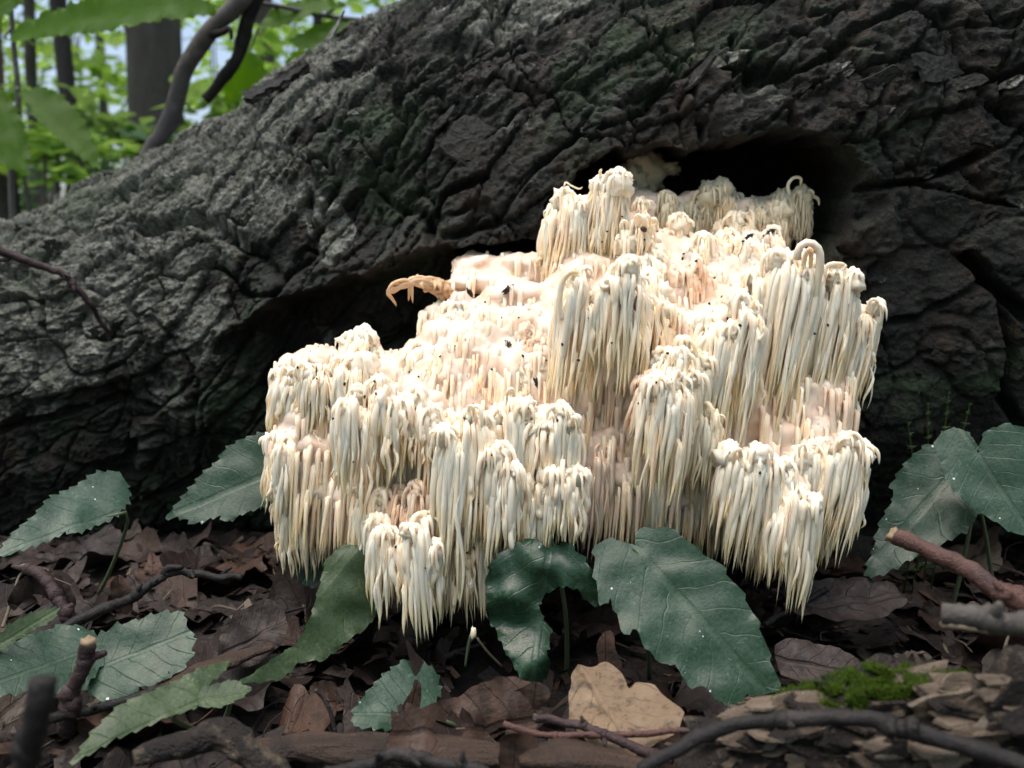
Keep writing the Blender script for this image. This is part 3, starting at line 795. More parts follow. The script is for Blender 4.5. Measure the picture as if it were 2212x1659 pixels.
# core flesh: all lumps fused into one continuous skin
cm = core.mesh('flesh_raw', M['core'])
tmp = bpy.data.objects.new('flesh_raw', cm); COL.objects.link(tmp)
rm = tmp.modifiers.new('r', 'REMESH'); rm.mode = 'VOXEL'; rm.voxel_size = .0024; rm.use_smooth_shade = True
sm = tmp.modifiers.new('s', 'SMOOTH'); sm.factor = .5; sm.iterations = 3
dg = bpy.context.evaluated_depsgraph_get()
flesh_me = bpy.data.meshes.new_from_object(tmp.evaluated_get(dg)); flesh_me.name = 'flesh'
bpy.data.objects.remove(tmp)
flesh_me.materials.clear(); flesh_me.materials.append(M['core'])
nv = len(flesh_me.vertices); co = np.zeros(nv * 3, np.float32); flesh_me.vertices.foreach_get('co', co); co = co.reshape(-1, 3).astype(float)
no = np.zeros(nv * 3, np.float32); flesh_me.vertices.foreach_get('normal', no); no = no.reshape(-1, 3)
co += no * (.0026 * fbm(co * 90, 3, 5) + .0012 * fbm(co * 260, 2, 6))[:, None]
flesh_me.vertices.foreach_set('co', co.astype(np.float32).ravel()); flesh_me.update()
child('flesh', flesh_me, fung)

# shorter teeth springing from the core flesh itself, between the branches
FLB = BVHTree.FromPolygons(co.tolist(), [tuple(q.vertices) for q in flesh_me.polygons])
r_ = random.Random(91)
BOT = ([570, 600, 690, 740, 770, 830, 880, 940, 1010, 1050, 1090, 1250, 1330, 1500, 1560, 1620, 1680, 1760, 1800, 1850, 1880],
       [1080, 1180, 1190, 1180, 1200, 1270, 1320, 1310, 1310, 1280, 1190, 1170, 1180, 1170, 1195, 1240, 1260, 1210, 1180, 1120, 900])
for k in range(1700):
    u = r_.uniform(590, 1870); v = r_.uniform(540, 1140)
    dr = ray(u, v).normalized(); h = FLB.ray_cast(CAM, dr)
    if h[0] is None: continue
    p = h[0] + dr * .002
    short = v < 860 and r_.random() < .7
    vb = min(v + (r_.uniform(25, 70) if short else r_.uniform(70, 260)), np.interp(u, *BOT))
    if vb < v + 20: continue
    px = PXS(p.y); L = (vb - v) * px; ln = -.07 + r_.gauss(0, .04); o_ = r_.uniform(.003, .006)
    pts = [p, p + Vector((0, -o_ * .7, .0012)), p + Vector((0, -o_, -.003))]
    for q in (.2, .45, .7, .88, 1.0): pts.append(p + Vector((ln * L * q, -o_ - .002 * q, -.003 - L * q)))
    r0 = r_.uniform(.0008, .0017)
    V, F, A = tube(smooth_path(pts, 9), np.interp(np.linspace(0, 1, 9), [0, .1, .5, .8, 1], [.9, 1.05, .9, .5, .04]) * r0, 5, True, .03, k)
    teeth_all.append([0, -1, V, F, A * (.5 if short else 1), 'white' if r_.random() < (.22 if short else .25) else ('peach' if r_.random() < (.65 if short else .42) else 'cream')])

# branches with their knobs; the 300 most visible teeth are pieces of their own
br = []
for ci, kb in enumerate(knobs):
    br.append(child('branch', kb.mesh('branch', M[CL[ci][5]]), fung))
teeth_all.sort(key=lambda q: -q[0])
rest = {}
percl = {}
for i, (score, ci, V, F, A, mat) in enumerate(teeth_all):
    if ci >= 0 and score > 1e-8 and sum(percl.values()) < 300 and percl.get(ci, 0) < 7:
        percl[ci] = percl.get(ci, 0) + 1
        o = bpy.data.objects.new('tooth', mk_mesh('tooth', V, F, M[mat], True, {'along': A})); COL.objects.link(o); o.parent = br[ci]
    else:
        rest.setdefault(mat, Acc()).add(V, F, A)
# remaining teeth: one part
big = Acc(); mi = []; mats = list(rest)
for k, m in enumerate(mats):
    q = rest[m]; big.add(np.vstack(q.v), q.f, np.concatenate(q.a)); mi += [k] * len(q.f)
tme = big.mesh('small_teeth', M[mats[0]])
for m in mats[1:]: tme.materials.append(M[m])
tme.polygons.foreach_set('material_index', mi)
tag(child('small_teeth', tme, fung), kind='stuff')
print('teeth', len(teeth_all), 'tris small', sum(len(p.vertices) - 2 for p in tme.polygons))

# pale old flesh stuck to the wall of the hollow, thin tan lobe on the left, pale skin over the left ledge
wa = Acc()
for (u, v, y, ru, rv, s) in ((1390, 378, .60, 48, 52, 1), (1360, 400, .595, 36, 40, 2), (1440, 365, .605, 30, 14, 3), (1350, 440, .58, 40, 40, 4)):
    px = PXS(y); wa.add(*blob(pix(u, v, y), (ru * px, .010, rv * px), s, 20, 14, .45, 2.5))
o = child('old_flesh', wa.mesh('old_flesh', M['old']), fung); tag(o, 'pale dried flesh stuck to the wall of the hollow')
wt = Acc()
rr = random.Random(44)
for k in range(9):
    j = lambda q: q + rr.uniform(-11, 11)
    tp = [(965, j(628), .517), (940, j(614), .509), (905, j(608), .503), (872, j(613), .498)]
    if k % 3 != 2: tp += [(848, j(620), .495), (838 + rr.uniform(-3, 5), 634, .493), (846 + rr.uniform(-4, 6), 648 + rr.uniform(-8, 4), .493), (856, 652 + rr.uniform(0, 16), .494)]
    V, F, A = tube(smooth_path([pix(*q) for q in tp], 22), np.interp(np.linspace(0, 1, 22), [0, .3, .7, 1], [.0030, .0022, .0013, .0003]) * rr.uniform(.4, 1.1), 6, True, .35, k, rr.uniform(.5, 1.3)); wt.add(V, F, A)
for (u, v, ru, rv, k) in ((945, 618, 22, 12, 1), (918, 610, 16, 8, 2), (960, 632, 16, 14, 3), (897, 604, 8, 7, 4)):
    V, F = blob(pix(u, v, .509), (ru * PXS(.509), .004, rv * PXS(.509)), 60 + k, 18, 12, .9, 3.2); wt.add(V, F)
for k in range(6):
    u = rr.uniform(880, 960); v = 612 + rr.uniform(-8, 6); L = rr.choice([8, 14, 40])
    V, F, A = tube(smooth_path([pix(u, v - rr.uniform(0, 12), .506), pix(u + rr.uniform(-4, 4), v + 4, .501), pix(u + rr.uniform(-6, 4), v + L, .500)], 8), np.array([.7, 1, 1, .9, .8, .6, .4, .1]) * rr.uniform(.0009, .0019), 6, True, .15, k); wt.add(V, F, A)
o = child('dried_lobe', wt.mesh('dried_lobe', M['tan']), fung); tag(o, 'shrivelled tan lobe curling off the left of the fungus')
# thick loops standing above the right hand knobs
lp = Acc()
for pts, r0 in (([(1722, 560, .452), (1726, 535, .450), (1745, 524, .449), (1766, 535, .449), (1772, 565, .450), (1764, 620, .452), (1755, 680, .454)], .0021),
                ([(1735, 575, .455), (1742, 545, .453), (1752, 540, .453), (1750, 580, .455)], .0014),
                ([(1780, 590, .462), (1790, 572, .461), (1815, 570, .461), (1826, 572, .462)], .0012),
                ([(1826, 572, .462), (1810, 590, .461), (1790, 600, .462)], .0012),
                ([(1840, 640, .466), (1838, 612, .465), (1850, 600, .465), (1860, 606, .465), (1857, 625, .466)], .0011),
                ([(1880, 675, .468), (1880, 650, .467), (1893, 648, .467), (1897, 660, .467), (1885, 680, .468)], .0010),
                ([(1878, 758, .468), (1886, 765, .466), (1890, 785, .466)], .0010),
                ([(1300, 390, .520), (1296, 372, .518), (1300, 366, .518)], .0010),
                ([(1305, 395, .516), (1312, 374, .515), (1330, 374, .514), (1342, 390, .514), (1344, 420, .515)], .0011),
                ([(1320, 392, .517), (1328, 380, .516), (1336, 390, .516), (1337, 415, .517)], .0008),
                ([(1218, 405, .520), (1222, 394, .519), (1232, 400, .519), (1250, 408, .519), (1258, 404, .519)], .0006),
                ([(1708, 430, .556), (1702, 400, .555), (1715, 384, .555), (1730, 386, .555), (1728, 405, .556)], .0011),
                ([(1490, 440, .560), (1515, 432, .559), (1545, 444, .560)], .0007),
                ([(1215, 690, .437), (1208, 660, .436), (1214, 610, .435), (1232, 588, .435), (1250, 590, .437)], .0017),
                ([(1640, 735, .432), (1652, 720, .431), (1648, 705, .431)], .0011)):
    P_ = smooth_path([pix(*p) for p in pts], 16)
    lp.add(*tube(P_, np.interp(np.linspace(0, 1, 16), [0, .5, .85, 1], [1.05, 1.0, .9, .4]) * r0, 7, True, .04, 3))
for (u, v, y) in ((1355, 482, .506), (1372, 470, .505), (1392, 470, .505), (1408, 476, .506), (1380, 474, .505), (1420, 490, .506), (1012, 880, .404), (1110, 845, .416), (1235, 905, .402), (1600, 975, .411), (1740, 965, .432)):
    rr = random.Random(int(u * 3 + v)); s_ = rr.uniform(9, 16); k = rr.choice([-1, 1])
    pts = [(u, v + s_ * .8, y), (u + k * s_ * .15, v - s_ * .2, y - .002), (u + k * s_ * .6, v - s_ * .3, y - .003), (u + k * s_, v + s_ * .3, y - .003), (u + k * s_ * 1.05, v + s_ * 1.8, y - .002)]
    lp.add(*tube(smooth_path([pix(*p) for p in pts], 14), np.interp(np.linspace(0, 1, 14), [0, .6, 1], [1.1, 1, .4]) * rr.uniform(.0008, .0013), 7, True, .04, 3))
tag(child('curled_teeth', lp.mesh('curled_teeth', M['white']), fung), kind='stuff')

# ================================================================== LEAVES
def resample(poly, step, closed=True):
    P = np.array(poly, dtype=float)
    if closed: P = np.vstack([P, P[:1]])
    # rounded corners: Catmull-Rom through the points
    L = np.concatenate([[0], np.cumsum(np.linalg.norm(np.diff(P, axis=0), axis=1))])
    n = max(8, int(L[-1] / step)); t = np.linspace(0, L[-1], n, endpoint=not closed)
    Q = np.column_stack([np.interp(t, L, P[:, k]) for k in (0, 1)])
    return Q, t, L[-1]
def leaf_mesh(outline, mat, serr=.0, period=.006, fold=.15, bend=.0, ripple=.001, grid=.005, thick=.00028, seed=0, length=None, holes=0, bendv=0.0, tipright=True):
    """outline: 2D polygon in metres, midrib along +x from the origin.  returns mesh"""
    r = random.Random(seed)
    P = np.array(outline, dtype=float)
    area = .5 * np.sum(P[:, 0] * np.roll(P[:, 1], -1) - np.roll(P[:, 0], -1) * P[:, 1])
    if area < 0: P = P[::-1]
    Q, t, per = resample(P, min(max(grid * .45, .0012), period / 7 if serr else 1))
    # light smoothing, then serration
    Qs = (np.roll(Q, 1, 0) + 2 * Q + np.roll(Q, -1, 0)) / 4
    Tn = np.roll(Qs, -1, 0) - np.roll(Qs, 1, 0); Tn /= np.maximum(np.linalg.norm(Tn, axis=1), 1e-9)[:, None]
    N = np.column_stack([Tn[:, 1], -Tn[:, 0]])
    if serr:
        ph = (t / period) % 1.0
        fwd = np.where(Tn[:, 0] >= 0, ph, 1 - ph)          # teeth lean to the tip
        jag = (fwd ** 1.5) * (.7 + .6 * np.array([r.random() for _ in range(40)])[(t / period).astype(int) % 40])
        Qs = Qs + N * (jag * serr)[:, None]
    else:
        Qs = Qs + N * (noise3(np.column_stack([Qs * 130, np.full(len(Qs), seed)]), seed) * .0016)[:, None]
    nb = len(Qs)
    lo, hi = Qs.min(0), Qs.max(0); pts = [tuple(q) for q in Qs]
    gx = np.arange(lo[0], hi[0], grid); gy = np.arange(lo[1], hi[1], grid * .87)
    G = np.array([(x + (grid / 2 if j % 2 else 0), y) for j, y in enumerate(gy) for x in gx])
    if len(G):
        k = inside(G[:, 0], G[:, 1], [tuple(q) for q in Qs]); G = G[k]
    if len(G):
        dd = poly_dist(G[:, 0], G[:, 1], [tuple(q) for q in np.vstack([Qs, Qs[:1]])]); G = G[dd > grid * .45]
        pts += [tuple(q) for q in G]
    cons = [(i, (i + 1) % nb) for i in range(nb)]
    vo, eo, fo, *_ = delaunay_2d_cdt([Vector(p) for p in pts], cons, [], 1, 1e-7)
    V2 = np.array([tuple(v) for v in vo])
    tri = [tuple(f) for f in fo]
    if holes:
        hc = [(r.uniform(lo[0], hi[0]), r.uniform(lo[1], hi[1]), r.uniform(.002, .005)) for _ in range(holes)]
        tri = [f for f in tri if not any(math.hypot(np.mean(V2[list(f), 0]) - hx, np.mean(V2[list(f), 1]) - hy) < hr for hx, hy, hr in hc)]
    Lm = length or max(hi[0], 1e-4)
    s = V2[:, 0] / Lm; w = V2[:, 1] / Lm
    z = fold * np.abs(V2[:, 1]) + bend * Lm * (s - .3) ** 2 + bendv * (V2[:, 1] ** 2) / Lm
    vein = np.sin((s - .75 * np.abs(w)) * 9 * 2 * math.pi)
    z = z + ripple * (1.4 * fbm(np.column_stack([V2 * 70, np.full(len(V2), seed * 1.7)]), 2, seed)) + ripple * .10 * vein * np.clip(np.abs(w) * 6, 0, 1)
    n = len(V2); V = np.zeros((2 * n, 3)); V[:n, :2] = V2; V[n:, :2] = V2; V[:n, 2] = z; V[n:, 2] = z - thick
    ec = {}
    for f in tri:
        for i in range(len(f)):
            e = (f[i], f[(i + 1) % len(f)]); ec[e] = 1
    F = list(tri) + [tuple(i + n for i in f[::-1]) for f in tri]
    rim = [(i, j) for (i, j) in ec if (j, i) not in ec]   # own vertices, so the edge stays crisp
    ids = sorted({i for e in rim for i in e}); mp = {i: 2 * n + 2 * q for q, i in enumerate(ids)}
    ex = []; es = []
    for i in ids: ex += [V[i], V[i + n]]; es += [i, i]
    for (i, j) in rim: F.append((mp[j], mp[i], mp[i] + 1, mp[j] + 1))
    if ex: V = np.vstack([V, np.array(ex)])
    return mk_mesh('leaf_blade', V, F, mat, True, {'ls': np.concatenate([s, s, s[es]]), 'lt': np.concatenate([w, w, w[es]])})
def frame(o, x, z):
    x = x.normalized(); z = (z - z.dot(x) * x).normalized(); y = z.cross(x)
    m = Matrix((x, y, z)).transposed().to_4x4(); m.translation = o; return m
def traced_leaf(out_px, base, tip, mat, k=.4, **kw):
    """outline in picture pixels laid into the plane through base and tip (u, v, y); k leans the blade from facing us to facing up"""
    B = pix(*base); T = pix(*tip)
    n = ((CAM - (B + T) / 2).normalized() * (1 - k) + Vector((0, 0, 1)) * k)
    fm = frame(B, T - B, n); inv = fm.inverted()
    nn = fm.to_3x3() @ Vector((0, 0, 1))
    loc = []
    for (u, v) in out_px:
        d = ray(u, v); tt = (B - CAM).dot(nn) / d.dot(nn); q = inv @ (CAM + d * tt); loc.append((q.x, q.y))
    return leaf_mesh(loc, mat, length=(T - B).length, **kw), fm, nn
def plant(name, label, leaves, root=None, cat='plant', stem_r=.0012, stem_mat='stem', group=None):
    """leaves: list of (mesh, frame, leaf-label); stems run from each leaf base to the root on the ground"""
    if root is None:
        b = leaves[0][1].translation; root = Vector((b.x + .01, b.y + .02, 0))
    root = Vector((root[0], root[1], gz1(root[0], root[1]) - .002))
    e = empty(name, root); tag(e, label, cat, group)
    for (me, fm) in leaves:
        o = bpy.data.objects.new('leaf_blade', me); COL.objects.link(o); o.parent = e
        o.matrix_local = Matrix.Translation(-root) @ fm
        x = fm.to_3x3() @ Vector((1, 0, 0)); b = fm.translation - fm.to_3x3() @ Vector((0, 0, .0016))
        mid = b - x * .012 - Vector((0, 0, .004))
        p = smooth_path([b + x * .002, b, mid, mid.lerp(root, .5) + Vector((.003, 0, 0)), root], 12)
        V, F, A = tube(p, np.linspace(.8, 1.2, 12) * stem_r, 7, True, .05, 3)
        child('leaf_stalk', mk_mesh('leaf_stalk', V, F, M[stem_mat]), e)
    return e

G1 = traced_leaf([(-12, 1196), (30, 1150), (80, 1110), (112, 1078), (170, 1048), (205, 1028), (250, 1020), (268, 1035), (281, 1062), (276, 1082), (262, 1100), (235, 1122), (205, 1132), (165, 1156), (138, 1150), (110, 1163), (60, 1180), (20, 1192)],
                 (236, 1112, .475), (-8, 1197, .425), M['green_pale'], .45, serr=.0022, period=.0062, fold=.10, bend=-.10, ripple=.0016, seed=1)
e = plant('woodland_plant', 'pale green toothed leaf on a thin upright stalk beside the trunk', [(G1[0], G1[1])], root=pixg(185, 1312))
G2 = traced_leaf([(600, 930), (565, 942), (520, 955), (488, 975), (468, 1003), (440, 1022), (400, 1070), (360, 1115), (395, 1116), (420, 1128), (445, 1122), (475, 1113), (490, 1128), (530, 1108), (572, 1092), (620, 1060), (640, 980)],
                 (640, 1000, .50), (360, 1115, .47), M['green'], .35, serr=.0022, period=.0065, fold=.10, bend=-.05, ripple=.0016, seed=2)
plant('woodland_plant', 'green toothed leaf reaching out from behind the left edge of the fungus', [(G2[0], G2[1])], root=(-.105, .56))
G3 = traced_leaf([(742, 1172), (702, 1213), (692, 1262), (672, 1330), (642, 1390), (580, 1432), (520, 1475), (560, 1472), (610, 1466), (640, 1430), (665, 1426), (700, 1422), (740, 1386), (790, 1350), (818, 1308), (815, 1255), (790, 1190)],
                 (765, 1185, .425), (520, 1476, .385), M['green_yellow'], .25, serr=.0010, period=.008, fold=-.25, bend=.10, ripple=.0030, seed=3)
plant('woodland_plant', 'long wavy green leaf hanging below the left teeth of the fungus', [(G3[0], G3[1])], root=(-.06, .50))
G3b = traced_leaf([(640, 1210), (700, 1195), (700, 1225), (680, 1270), (652, 1262), (640, 1240)], (690, 1195, .47), (650, 1265, .46), M['green'], .2, serr=.001, seed=4)
plant('woodland_plant', 'small dark leaf tucked beneath the left teeth of the fungus', [(G3b[0], G3b[1])], root=(-.095, .52))
G4 = traced_leaf([(762, 1560), (768, 1530), (790, 1500), (812, 1475), (832, 1458), (870, 1430), (910, 1427), (946, 1455), (951, 1490), (930, 1530), (890, 1550), (860, 1570), (820, 1574), (780, 1570)],
                 (930, 1545, .375), (772, 1540, .365), M['green_pale'], .35, serr=.0019, period=.0055, fold=.02, bend=-.12, ripple=.0024, seed=5)
plant('woodland_plant', 'small round downy leaf with scalloped edge above a curled brown leaf', [(G4[0], G4[1])], root=(-.035, .395))
G5 = traced_leaf([(1050, 1250), (1065, 1213), (1110, 1175), (1145, 1164), (1170, 1172), (1182, 1194), (1196, 1180), (1225, 1174), (1262, 1208), (1286, 1250), (1292, 1312), (1270, 1300), (1250, 1272), (1220, 1262), (1182, 1277), (1162, 1300), (1166, 1332),
                  (1190, 1362), (1180, 1400), (1187, 1440), (1170, 1472), (1130, 1466), (1110, 1430), (1090, 1400), (1076, 1370), (1055, 1340), (1052, 1290)],
                 (1184, 1196, .392), (1150, 1472, .372), M['green_glossy'], .22, serr=.0016, period=.0075, fold=-.12, bend=.10, ripple=.0060, seed=6, grid=.004)
plant('woodland_plant', 'crinkled glossy green leaf with one half eaten away under the fungus', [(G5[0], G5[1])], root=(.03, .43))
G6 = traced_leaf([(1285, 1182), (1300, 1172), (1332, 1165), (1372, 1182), (1402, 1212), (1380, 1168), (1375, 1150), (1388, 1144), (1432, 1140), (1472, 1160), (1502, 1190), (1540, 1216), (1572, 1250), (1612, 1300), (1630, 1340), (1652, 1390), (1668, 1440),
                  (1684, 1482), (1640, 1500), (1572, 1530), (1540, 1498), (1520, 1478), (1500, 1488), (1480, 1468), (1452, 1428), (1420, 1430), (1390, 1390), (1375, 1358), (1347, 1370), (1334, 1330), (1320, 1288), (1300, 1312), (1288, 1255)],
                 (1402, 1214, .385), (1668, 1510, .345), M['green'], .30, serr=.0022, period=.014, fold=.08, bend=-.06, ripple=.0018, seed=7, grid=.0045)
plant('woodland_plant', 'largest dark green heart shaped leaf spreading below the fungus', [(G6[0], G6[1])], root=(.075, .43))
G7 = traced_leaf([(1868, 1242), (1890, 1180), (1902, 1130), (1932, 1080), (1926, 1050), (1960, 1000), (2000, 965), (2060, 960), (2120, 1000), (2112, 1110), (2080, 1150), (2020, 1182), (1950, 1214), (1905, 1238)],
                 (2090, 985, .485), (1868, 1243, .455), M['green'], .25, serr=.0020, period=.0085, fold=.10, bend=-.05, ripple=.0018, seed=8)
plant('woodland_plant', 'broad dull green leaf half hidden behind the blotchy leaf at the trunk foot', [(G7[0], G7[1])], root=(.275, .50))
G8 = traced_leaf([(2020, 960), (2035, 932), (2070, 924), (2100, 945), (2112, 985), (2126, 935), (2170, 918), (2215, 930), (2250, 960), (2280, 1030), (2262, 1110), (2232, 1152), (2190, 1152), (2150, 1126), (2090, 1092), (2052, 1050), (2035, 1010)],
                 (2112, 980, .452), (2232, 1160, .425), M['green_pale'], .25, serr=.0014, period=.008, fold=.10, bend=-.05, ripple=.0018, seed=9)
plant('woodland_plant', 'blotchy pale green heart shaped leaf beside the red stick', [(G8[0], G8[1])], root=(.30, .49))
G9 = traced_leaf([(-12, 1385), (30, 1345), (70, 1325), (130, 1312), (112, 1340), (70, 1362), (30, 1385), (-12, 1410)], (-12, 1400, .36), (130, 1313, .37), M['green_yellow'], .3, serr=.0012, period=.005, fold=.1, seed=10)
G10a = traced_leaf([(195, 1395), (230, 1370), (270, 1350), (340, 1330), (385, 1318), (400, 1332), (402, 1352), (416, 1372), (412, 1420), (392, 1450), (350, 1472), (300, 1490), (280, 1505), (235, 1516), (200, 1505), (180, 1450)],
                   (185, 1455, .375), (416, 1360, .395), M['green'], .45, serr=.0022, period=.0075, fold=.08, bend=-.06, ripple=.0020, seed=11)
G10b = traced_leaf([(-15, 1410), (60, 1376), (130, 1352), (190, 1360), (225, 1390), (215, 1440), (170, 1500), (140, 1508), (100, 1486), (40, 1494), (-15, 1505)],
                   (205, 1400, .385), (-20, 1480, .345), M['green'], .5, serr=.0020, period=.0080, fold=.06, bend=-.06, ripple=.0020, seed=12)
rt = pixg(200, 1480)
plant('woodland_plant', 'low plant with two broad toothed green leaves behind the forked stub', [(G10a[0], G10a[1]), (G10b[0], G10b[1])], root=(rt.x - .01, rt.y + .03))
plant('woodland_plant', 'narrow yellow green leaf with hairy edge above the two broad leaves', [(G9[0], G9[1])], root=(-.265, .40))
G11a = traced_leaf([(155, 1642), (200, 1582), (262, 1530), (332, 1500), (420, 1460), (497, 1425), (482, 1452), (434, 1492), (425, 1525), (330, 1562), (250, 1592), (190, 1622)],
                   (440, 1510, .335), (158, 1640, .295), M['green_yellow'], .55, serr=.0012, period=.006, fold=.20, bend=-.10, ripple=.0014, seed=13)
G11b = traced_leaf([(432, 1492), (470, 1480), (505, 1470), (542, 1490), (522, 1510), (474, 1530), (428, 1528)], (436, 1512, .335), (542, 1492, .345), M['green_yellow'], .55, serr=.0010, period=.005, fold=.2, seed=14)
rt = pixg(445, 1610)
plant('woodland_plant', 'yellow green seedling with drooping pointed leaf in the near litter', [(G11a[0], G11a[1]), (G11b[0], G11b[1])], root=(rt.x, rt.y))
# dark feathery moss sprig under the trunk on the right
mo = Acc(); rr = random.Random(4)
base = Vector((.262, .535, gz1(.262, .535)))
e = empty('feather_moss', base); tag(e, 'dark feathery moss sprigs in the shade under the trunk', 'moss')
for s_ in range(4):
    tip = pix(1960 + 45 * s_, 850 + 25 * abs(s_ - 2), .535)
    path = smooth_path([base + Vector((.006 * s_, 0, 0)), base.lerp(tip, .5) + Vector((.004, -.006, .004)), tip], 16)
    mo.add(*tube(path, np.linspace(.0007, .0002, 16), 5))
    for i in range(3, 16):
        for sd in (-1, 1):
            for q in range(2):
                d = Vector((sd * rr.uniform(.6, 1), rr.uniform(-.4, .2), rr.uniform(-.1, .5))).normalized() * rr.uniform(.005, .011) * (1.15 - i / 16)
                p = Vector(path[i]) + Vector((0, 0, q * .001)); w = Vector((0, .0004, .0005))
                mo.add([p - w, p + w, p + d], [(0, 1, 2)], [.3] * 3)
o = child('frond', mo.mesh('frond', M['moss']), e); o['kind'] = 'stuff'

# ================================================================== LITTER
def dead_mesh(seed, mat, aspect=None, grid=.12):
    r = random.Random(seed); a = aspect or r.uniform(.30, .55)
    kind = r.choice(['oval', 'oval', 'lobed', 'torn'])
    out = []
    n = 26
    for i in range(n):
        t = 2 * math.pi * i / n
        x = .5 - .5 * math.cos(t); w = math.sin(math.pi * x ** .85) * a
        y = math.copysign(w, math.sin(t)) * (abs(math.sin(t)) ** .2 if 0 < x < 1 else 0)
        if kind == 'lobed': y *= 1 + .45 * math.sin(x * 17 + seed)
        if kind == 'torn': y *= r.uniform(.55, 1.1)
        out.append((x, y + r.uniform(-.02, .02)))
    me = leaf_mesh([(x * .06, y * .06) for x, y in out], mat, serr=0, fold=r.uniform(-.1, .5), bend=r.uniform(-.5, .9), bendv=r.uniform(-.6, 1.2), ripple=r.uniform(.003, .007), grid=.0065, seed=seed, holes=r.choice([0, 0, 1, 2]))
    me.name = 'dead_leaf'; return me, {'oval': 'oval', 'lobed': 'wavy edged', 'torn': 'ragged'}[kind]
DM = []
DCOL = {'dead1': 'brown', 'dead3': 'blackish', 'dead2': 'russet', 'dead4': 'greyish'}
for i in range(24):
    mk_ = ['dead1', 'dead3', 'dead2', 'dead1', 'dead4', 'dead3', 'dead2', 'dead1'][i % 8]; me, shp = dead_mesh(300 + i, M[mk_]); DM.append((me, DCOL[mk_] + ' ' + shp))
rr = random.Random(21)
cnt = 0
tries = 0
while cnt < 250 and tries < 3000:
    tries += 1
    if rr.random() < .75: x, y = rr.uniform(-.38, .38), rr.uniform(.26, .62)
    else: x, y = rr.uniform(-.7, .7), rr.uniform(.18, .66)
    if abs(x) > y * .68 + .05: continue
    sc = rr.uniform(.45, 1.25) if rr.random() < .75 else rr.uniform(1.15, 1.5)
    z = gz1(x, y) + (rr.uniform(.001, .012) if sc < 1.15 else rr.uniform(-.004, .003))
    n = Vector((rr.gauss(0, .22), rr.gauss(0, .22) - .12, 1)).normalized(); a = rr.uniform(0, 6.28)
    fm = frame(Vector((x, y, z)), Vector((math.cos(a), math.sin(a), 0)), n)
    me, ds = rr.choice(DM); o = add('dead_leaf', me); o.matrix_world = fm @ Matrix.Diagonal((sc, sc * rr.uniform(.8, 1.1), sc, 1))
    sz = 'small' if sc < .7 else ('large' if sc > 1.0 else 'middling'); wh_ = 'against the foot of the trunk' if y > .52 else ('under the hanging teeth' if y > .40 and -.13 < x < .2 else 'in the open litter before the trunk')
    tag(o, '%s %s dead leaf lying %s' % (sz, ds, wh_), 'dead leaf', '%s %s leaves of the litter' % (sz, ds)); cnt += 1
# crumbs of leaf and bark too small to count
cr = Acc()
for k in range(5200):
    x, y = rr.uniform(-.55, .55), .2 + .46 * rr.random() ** .8
    if abs(x) > y * .70 + .05: continue
    L = rr.uniform(.002, .010); w = L * rr.uniform(.15, .7); a = rr.uniform(0, 6.28)
    c, s_ = math.cos(a), math.sin(a); z0 = rr.uniform(-.002, .010)
    t1, t2 = rr.uniform(-.5, .5) * L, rr.uniform(-.5, .5) * w
    q = [(-L, -w, -t1 - t2), (L * .8, -w * .7, t1 - t2), (L, w, t1 + t2), (-L * .6, w * .8, -t1 + t2)]
    cr.add([(x + c * p[0] - s_ * p[1], y + s_ * p[0] + c * p[1], z0 + p[2]) for p in q], [(0, 1, 2, 3)], [0] * 4)
ncr = len(cr.f)
for k in range(420):
    x, y = rr.uniform(-.45, .45), .22 + .42 * rr.random(); a = rr.uniform(0, 6.28); L = rr.uniform(.008, .035); z = rr.uniform(.004, .014)
    d = Vector((math.cos(a), math.sin(a), rr.uniform(-.25, .3))) * L
    p = Vector((x, y, z)); cr.add(*tube(smooth_path([p, p + d * .5 + Vector((rr.gauss(0, .002), rr.gauss(0, .002), .002)), p + d], 6), np.linspace(1, .6, 6) * rr.uniform(.0003, .0011), 5, True, .1, k))
cme = cr.mesh('litter_crumbs', M['dead1'], False); cme.materials.append(M['dead3']); cme.materials.append(M['dead2']); cme.materials.append(M['straw'])
cme.polygons.foreach_set('material_index', [rr.choice([0, 0, 0, 1, 1, 1, 1, 2, 2, 3] if rr.random() < .6 else [0, 1]) for _ in range(ncr)] + [[1, 3, 1, 0][(i // 27) % 4] for i in range(len(cme.polygons) - ncr)])
tag(add('litter_crumbs', cme), 'crumbled leaf and bark fragments scattered over the soil', kind='stuff')

def special_leaf(label, out, base, tip, mat, k, cat='dead leaf', **kw):
    me, fm, nn = traced_leaf(out, base, tip, mat, k, **kw)
    o = add('dead_leaf', me); o.matrix_world = fm; tag(o, label, cat); return o
special_leaf('flat tan dead leaf with ragged upper edge crossed by a thin twig',
    [(1228, 1565), (1230, 1500), (1246, 1424), (1275, 1442), (1308, 1430), (1346, 1454), (1360, 1498), (1372, 1476), (1420, 1490), (1452, 1522), (1478, 1545), (1470, 1580), (1436, 1604), (1360, 1640), (1312, 1654), (1272, 1622), (1256, 1600)],
    (1252, 1440, .365), (1380, 1640, .315), M['dead_tan'], .60, serr=0, fold=.05, bend=.05, ripple=.0025, seed=31)
special_leaf('brown strip of leaf standing behind the tan dead leaf',
    [(1295, 1440), (1290, 1400), (1300, 1365), (1322, 1360), (1330, 1400), (1345, 1440), (1330, 1475), (1305, 1470)], (1312, 1472, .37), (1310, 1362, .375), M['dead2'], .1, serr=0, fold=.3, seed=32)
